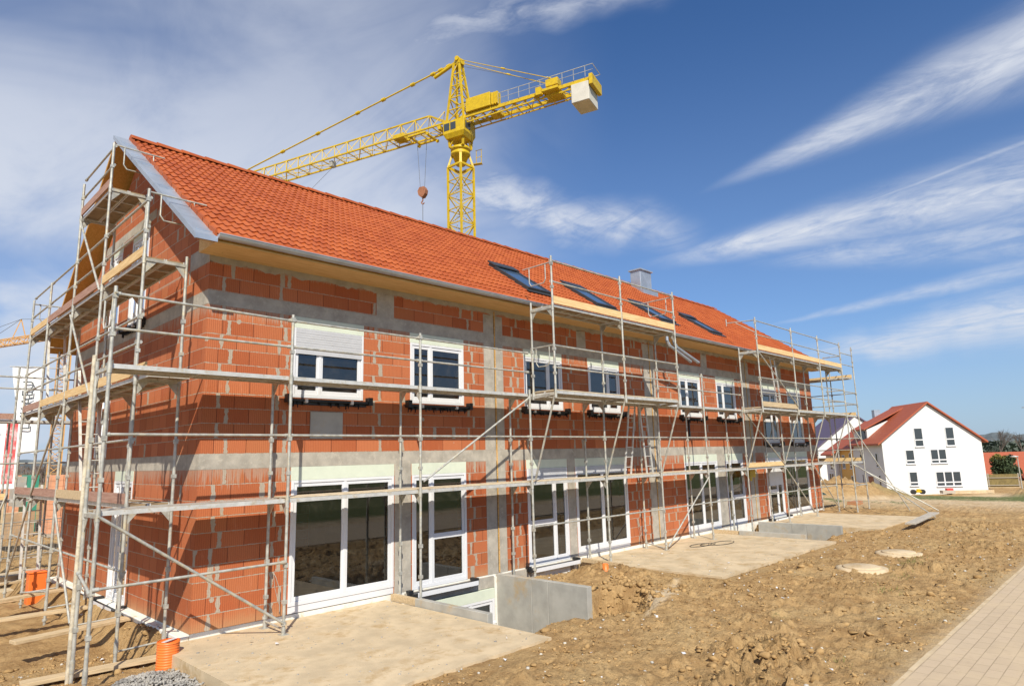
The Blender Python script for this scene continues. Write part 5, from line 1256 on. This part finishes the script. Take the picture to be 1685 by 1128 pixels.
# wood on hill at right, nearer
m = MB()
for k in range(5200):
    a = R(random.uniform(79, 90)); r = random.uniform(330, 420); x = CAM.x+r*math.sin(a); y = CAM.y+r*math.cos(a)
    zz = random.uniform(-6, 3.4+3.0*float(fbm(np.array(a*60), np.array(.5), 3, 4))); s_ = random.uniform(.6, 1.8)
    v1 = Vector((random.gauss(0, 1), random.gauss(0, 1), random.gauss(0, 1))).normalized()*s_; v2 = v1.cross(Vector((random.random(), random.random(), 1))).normalized()*s_*.8
    p = Vector((x, y, zz)); m.add([p-v1, p+v2, p+v1, p-v2], [(0, 1, 2, 3)])
MAT['far_leaf'] = M('far_foliage', (.09, .11, .09), .9, var=.4, vs=.4)  # foliage tone lightened to imitate haze over the distance
tag(m.build('wood', 'far_leaf'), 'dark far-off wood along the skyline behind the orange roofs', kind='stuff')
m = MB()
for k in range(9000):
    a = R(random.uniform(2, 30)); r = random.uniform(150, 190); x = CAM.x+r*math.sin(a); y = CAM.y+r*math.cos(a)
    zz = random.uniform(-1, 3.6+3.*float(fbm(np.array(a*40), np.array(.5), 3, 14))); s_ = random.uniform(.3, .9)
    v1 = Vector((random.gauss(0, .4), random.gauss(0, .4), 1)).normalized()*s_; v2 = v1.cross(Vector((random.random(), random.random(), 0))).normalized()*.10
    p = Vector((x, y, zz)); m.add([p-v1, p+v2, p+v1, p-v2], [(0, 1, 2, 3)])
tag(m.build('wood', 'twig'), 'bare brownish far-off wood beyond the site on the left', kind='stuff')
# pylon
x, y = 560, 45
t = thing('power_pylon', (x, y, -5), 'lattice power pylon on the skyline at the right', 'pylon'); m = MB()
def pq(h, z): return [Vector((x+h*a, y+h*b, z)) for a, b in ((1, 1), (-1, 1), (-1, -1), (1, -1))]
lattice(m, pq(4, -5), pq(1., 26), .45, .25, 8); lattice(m, pq(1., 26), pq(.2, 36), .4, .2, 3); m.build('tower', 'pylon', t)
m = MB(); 
for z, l in ((22, 7), (27, 9), (32, 6)): m.bar((x+l*.1, y-l, z), (x-l*.1, y+l, z), .5, .6)
m.build('cross_arm', 'pylon', t)

# ------------------------------------------------------------------ clutter by the white house
def wp(px_u, n_, z): return P(px_u, -n_, z)
t = thing('wheel_loader', P(2.4, -1.2, 0), 'small yellow machine with black wheels in front of the white gable', 'machine')
for a in (2.0, 2.9): m = MB(); m.tube(P(a, -1.0, .22), P(a, -1.3, .22), .24, 16); m.build('wheel', 'black', t)
m = MB(P); m.box(2.1, 2.8, -1.3, -1.0, .15, .36); m.box(2.35, 2.7, -1.25, -1.05, .361, .5); m.build('body', 'paint_yellow', t, .03)
t = thing('crate', P(5.3, -1.2, 0), 'red crate on a grey pallet in front of the white gable', 'crate')
m = MB(P); m.box(4.7, 5.9, -1.5, -.9, 0, .3); m.build('pallet', 'wood_grey', t); m = MB(P); m.box(5.2, 5.8, -1.4, -1.0, .305, .5); m.build('box', 'red', t)
m = MB(P); m.box(5.6, 10, -.9, -.5, -.1, .22); tag(m.build('concrete_sill', 'slab'), 'low strip of pale concrete along the foot of the white gable', 'concrete strip')
m = MB()
for k in range(10):
    for j in range(6): pass
z0 = float(gz(33.2, 3.3)); V_ = []; 
for j in range(7):
    for k in range(11): V_.append((33.2+k*.16, 2.6+j*.25, z0+.08+.22*random.random()*math.sin(math.pi*k/10)*math.sin(math.pi*j/6)+.2*math.sin(math.pi*k/10)))
m.add(V_, [(j*11+k, j*11+k+1, j*11+k+12, j*11+k+11) for j in range(6) for k in range(10)]); tag(m.build('tarpaulin', 'blue'), 'crumpled blue tarpaulin on the ground beyond the far end of the brick row', 'tarpaulin')
z0 = float(gz(30.3, -.2)); m = MB(); m.box(29.9, 30.9, -.4, -.0, z0-.05, z0+.16); tag(m.build('brick_stack', 'brick_x'), 'small flat stack of orange bricks beyond the far scaffold', 'bricks')
m = MB()
for k in range(9): m.bar((30+k*.5, 6+.2*k, float(gz(30+k*.5, 6))+.15+.05*(k % 3)), (32.5+k*.4, 7.5, float(gz(32.5+k*.4, 7.5))+.2), .2, .08)
tag(m.build('timber_pile', 'wood_grey'), 'heap of grey boards behind the far end scaffold', 'timber')

# ------------------------------------------------------------------ left background
def pallet_stack(x, y, z0, w_, d_, h, lab, grp='stacks of clay blocks on pallets'):
    t = thing('block_stack', (x, y, z0), lab, 'block stack', grp)
    m = MB(); 
    for k in range(3): m.box(x-w_/2, x+w_/2, y-d_/2+k*(d_-.1)/2, y-d_/2+.1+k*(d_-.1)/2, z0, z0+.12)
    m.box(x-w_/2, x+w_/2, y-d_/2, y+d_/2, z0+.121, z0+.145); m.build('pallet', 'wood_grey', t)
    m = MB(); nr = int(h/.25); 
    for r in range(nr):
        n = 3
        for k in range(n): 
            a = x-w_/2+w_*k/n; jit = random.uniform(-.02, .02); m.box(a+.01, a+w_/n-.01, y-d_/2+jit, y+d_/2+jit, z0+.15+r*.25, z0+.39+r*.25)
    m.build('blocks', 'block', t)
MAT['block'] = M('pale_orange_clay_block', (.68, .33, .19), .85, var=.15, vs=2.5)
for x, y, z0, h, lab in ((3.25, 24.4, -.3, 2.5, 'tall stack of pale orange clay blocks right beside the far gable corner'), (2.0, 31.5, -.3, 2.7, 'stack of pale orange clay blocks left of the green container'), (.9, 33, -.3, 2.7, 'leftmost stack of pale orange clay blocks behind the white banner'), (4.6, 25.6, -.3, 2.6, 'second stack of pale orange clay blocks behind the gable corner')):
    pallet_stack(x, y, z0, 1.3, 1.3, h, lab)
t = thing('container', (2.6, 28.5, -.3), 'green site container with a grey side between the block stacks', 'container')
m = MB(); m.box(2.35, 2.8, 27.5, 29, -.3, 2.35); m.build('body', 'green', t); m = MB(); m.box(2.0, 2.33, 27.6, 29.5, .9, 2.3); m.build('side_panel', 'conc_panel', t)
for k, (a, b) in enumerate((((.2, 23.8), (2.5, 25.6)), )):
    t = thing('concrete_block_wall', (a[0], a[1], -.3), 'low wall of two courses of grey concrete blocks behind the mesh fence', 'wall')
    for r in range(2):
        m = MB(); a_, b_ = Vector((-6, 21.5, -.05+r*.55)), Vector((2.3, 25.6, -.05+r*.55)); n = 7
        for j in range(n): m.bar(a_.lerp(b_, j/n), a_.lerp(b_, (j+.985)/n), .5, .53)
        m.build('block_course', 'slab', t)
V_ = []
m = MB(); N2 = 24
for j in range(N2+1):
    for k in range(N2+1):
        x = -6+12*k/N2; y = 28+9*j/N2; hgt = 1.9*max(0, 1-math.hypot((x+1.0)/5.5, (y-32.5)/4.4))**.8
        V_.append((x, y, -.5+hgt*(1+.5*float(fbm(np.array(x), np.array(y), 4, 2)))))
m.add(V_, [(j*(N2+1)+k, j*(N2+1)+k+1, (j+1)*(N2+1)+k+1, (j+1)*(N2+1)+k) for j in range(N2) for k in range(N2)], True); tag(m.build('soil_heap', 'soil'), 'heap of brown earth behind the concrete block wall on the left', 'earth heap')
# mesh fence panels
FG = 'steel mesh site fence panels on the left'
for (a, b), lab in zip((((-4.3, 14.2), (-.75, 15.6)), ((-.70, 15.65), (2.6, 17.2)), ((2.65, 17.2), (5.9, 18.8))), ('mesh site fence panel at the left edge of the view', 'middle mesh site fence panel seen through the gable scaffold', 'mesh site fence panel ending behind the far gable corner')):
    t = thing('mesh_fence', (a[0], a[1], -.3), lab, 'fence', FG); A_ = Vector((a[0], a[1], -.25)); B_2 = Vector((b[0], b[1], -.25)); Z = Vector((0, 0, 1))
    m = MB()
    for q in (A_, B_2): m.tube(q, q+Z*1.15, .02, 6)
    m.tube(A_+Z*1.15, B_2+Z*1.15, .018, 6); m.tube(A_+Z*.05, B_2+Z*.05, .018, 6); m.build('frame', 'galv', t)
    m = MB(); n = 32
    for k in range(1, n): q = A_.lerp(B_2, k/n); m.bar(q+Z*.05, q+Z*1.15, .006, .006)
    for k in range(1, 9): m.bar(A_+Z*(.05+.125*k), B_2+Z*(.05+.125*k), .006, .006)
    m.build('mesh', 'galv', t)
    m = MB(); m.box(A_.x-.35, A_.x+.35, A_.y-.12, A_.y+.12, -.36, -.22); m.build('foot', 'conc_panel', t, .01)
# paving slabs on the ground beyond the scaffold
for k, (x, y, lab) in enumerate(((-1.1, 11.5, 'pale concrete slab lying on the soil beyond the far gable planks'), (-.3, 12.4, 'second pale concrete slab lying by the mesh fence'))):
    m = MB(); z_ = float(gz(x, y)); m.bar((x-.9, y-.3, z_+.08), (x+.8, y+.2, z_+.08), .8, .16); tag(m.build('concrete_slab', 'slab', bevel=.01), lab, 'slab', 'loose concrete slabs on the left')
# beach flag with dark letters
def text(s_, size, loc, rx, mat, parent, name='lettering', ext=.003):
    c = bpy.data.curves.new(name, 'FONT'); c.body = s_; c.size = size; c.extrude = ext; c.align_x = 'CENTER'; c.align_y = 'CENTER'
    tmp = bpy.data.objects.new(name, c); dg = bpy.context.evaluated_depsgraph_get(); COL.objects.link(tmp); dg.update()
    me = bpy.data.meshes.new_from_object(tmp.evaluated_get(dg)); bpy.data.objects.remove(tmp)
    me.materials.clear(); me.materials.append(MAT[mat]); o = bpy.data.objects.new(name, me); COL.objects.link(o); o.parent = parent
    off = Vector((0, 0, 0)); q = parent
    while q is not None: off += q.location; q = q.parent
    o.location = Vector(loc)-off; o.rotation_euler = rx; return o
FA = Vector((1.1, 25.9, 0)); FB = Vector((2.15, 25.35, 0)); fd = (FB-FA).normalized(); FN = Vector((fd.y, -fd.x, 0))
t = thing('flag', (2.2, 25.3, -.3), 'tall white flag with dark grey letters on a pole behind the gable scaffold', 'flag')
MB().tube((2.2, 25.32, -.3), (2.2, 25.32, 7.6), .045, 8).build('pole', 'galv', t)
m = MB(); n = 16; V_ = []
for k in range(n+1):
    z_ = 7.25-3.9*k/n; le = FA+fd*(.55*k/n)+FN*.05*math.sin(k*.8); V_ += [(le.x, le.y, z_), ((le.x+FB.x)/2-FN.x*.06, (le.y+FB.y)/2-FN.y*.06, z_), (FB.x, FB.y, z_)]
m.add(V_, [(3*k+j, 3*k+j+1, 3*k+4+j, 3*k+3+j) for k in range(n) for j in range(2)], True); fl = m.build('cloth', 'cloth_white', t)
m = MB(); m.tube((FA.x-.1, FA.y+.05, 7.27), (2.2, 25.32, 7.27), .02, 6); m.build('top_bar', 'galv', t)
ang = math.atan2(fd.y, fd.x); mid = FA.lerp(FB, .62)+FN*.10
text('LYKAEU', .62, (mid.x, mid.y, 5.5), (math.pi/2, R(-90), ang), 'ink', t)
# red and white hoarding
HA = Vector((-3.6, 17.6, 0)); HB = Vector((.17, 16.6, 0)); hdv = (HB-HA).normalized(); HN = Vector((hdv.y, -hdv.x, 0))
t = thing('hoarding', (-1, 17, -.3), 'white site hoarding with a red picture panel at the left edge', 'sign')
def hb(m, f0, f1, z0, z1, n0, n1):
    a = HA.lerp(HB, f0); b = HA.lerp(HB, f1); m.add([(p_.x+HN.x*q, p_.y+HN.y*q, z) for z in (z0, z1) for p_, q in ((a, n0), (b, n0), (b, n1), (a, n1))], [(0, 3, 2, 1), (4, 5, 6, 7), (0, 1, 5, 4), (1, 2, 6, 5), (2, 3, 7, 6), (3, 0, 4, 7)])
m = MB(); hb(m, 0, 1, 1.98, 4.25, -.03, 0); m.build('board', 'cloth_white', t)
m = MB(); hb(m, .905, .985, 2.15, 4.2, .001, .008); m.build('picture', 'red_print', t)
m = MB(); 
for z in (3.75, 3.25, 3.05): hb(m, .84, .875, z, z+.06, .001, .006)
m.build('small_print', 'grey_shutter', t)
m = MB(); hb(m, .1, .13, -.4, 1.85, -.08, -.031); hb(m, .93, .96, -.4, 1.85, -.08, -.031); m.build('post', 'wood_old', t)
print('objects', len(bpy.data.objects))



n = 260; x = np.concatenate([np.random.uniform(-.4, 3.8, n), np.random.uniform(9.6, 16.8, n)]); y = np.random.uniform(-4.1, -.2, 2*n)
sz = .006+.014*np.random.rand(2*n)**3; rocks('pebble', np.stack([x, y, np.full(2*n, -.078)], 1), sz, 'gravel', .6, .3, 'small grey pebbles scattered on the concrete terraces')

# scraps of white foil and offcuts
m = MB()
for k in range(60):
    x = random.uniform(-2.2, 12); y = random.uniform(-8.2, -.3) if x > 0 else random.uniform(-2, 9)
    z_ = max(float(gz(x, y)), -.078 if (-.4 < x < 3.9 or 9.6 < x < 16.8) and y > -4.1 else -9)+.012; a = random.random()*6.28; s_ = random.uniform(.015, .045)
    m.add([(x+math.cos(a+k2*1.57)*s_*random.uniform(.5, 1.2), y+math.sin(a+k2*1.57)*s_*random.uniform(.5, 1.2), z_+random.uniform(0, .03)) for k2 in range(4)], [(0, 1, 2), (0, 2, 3)])
tag(m.build('scraps', 'white'), 'small white scraps of foil and plaster littering the soil and terraces', kind='stuff')
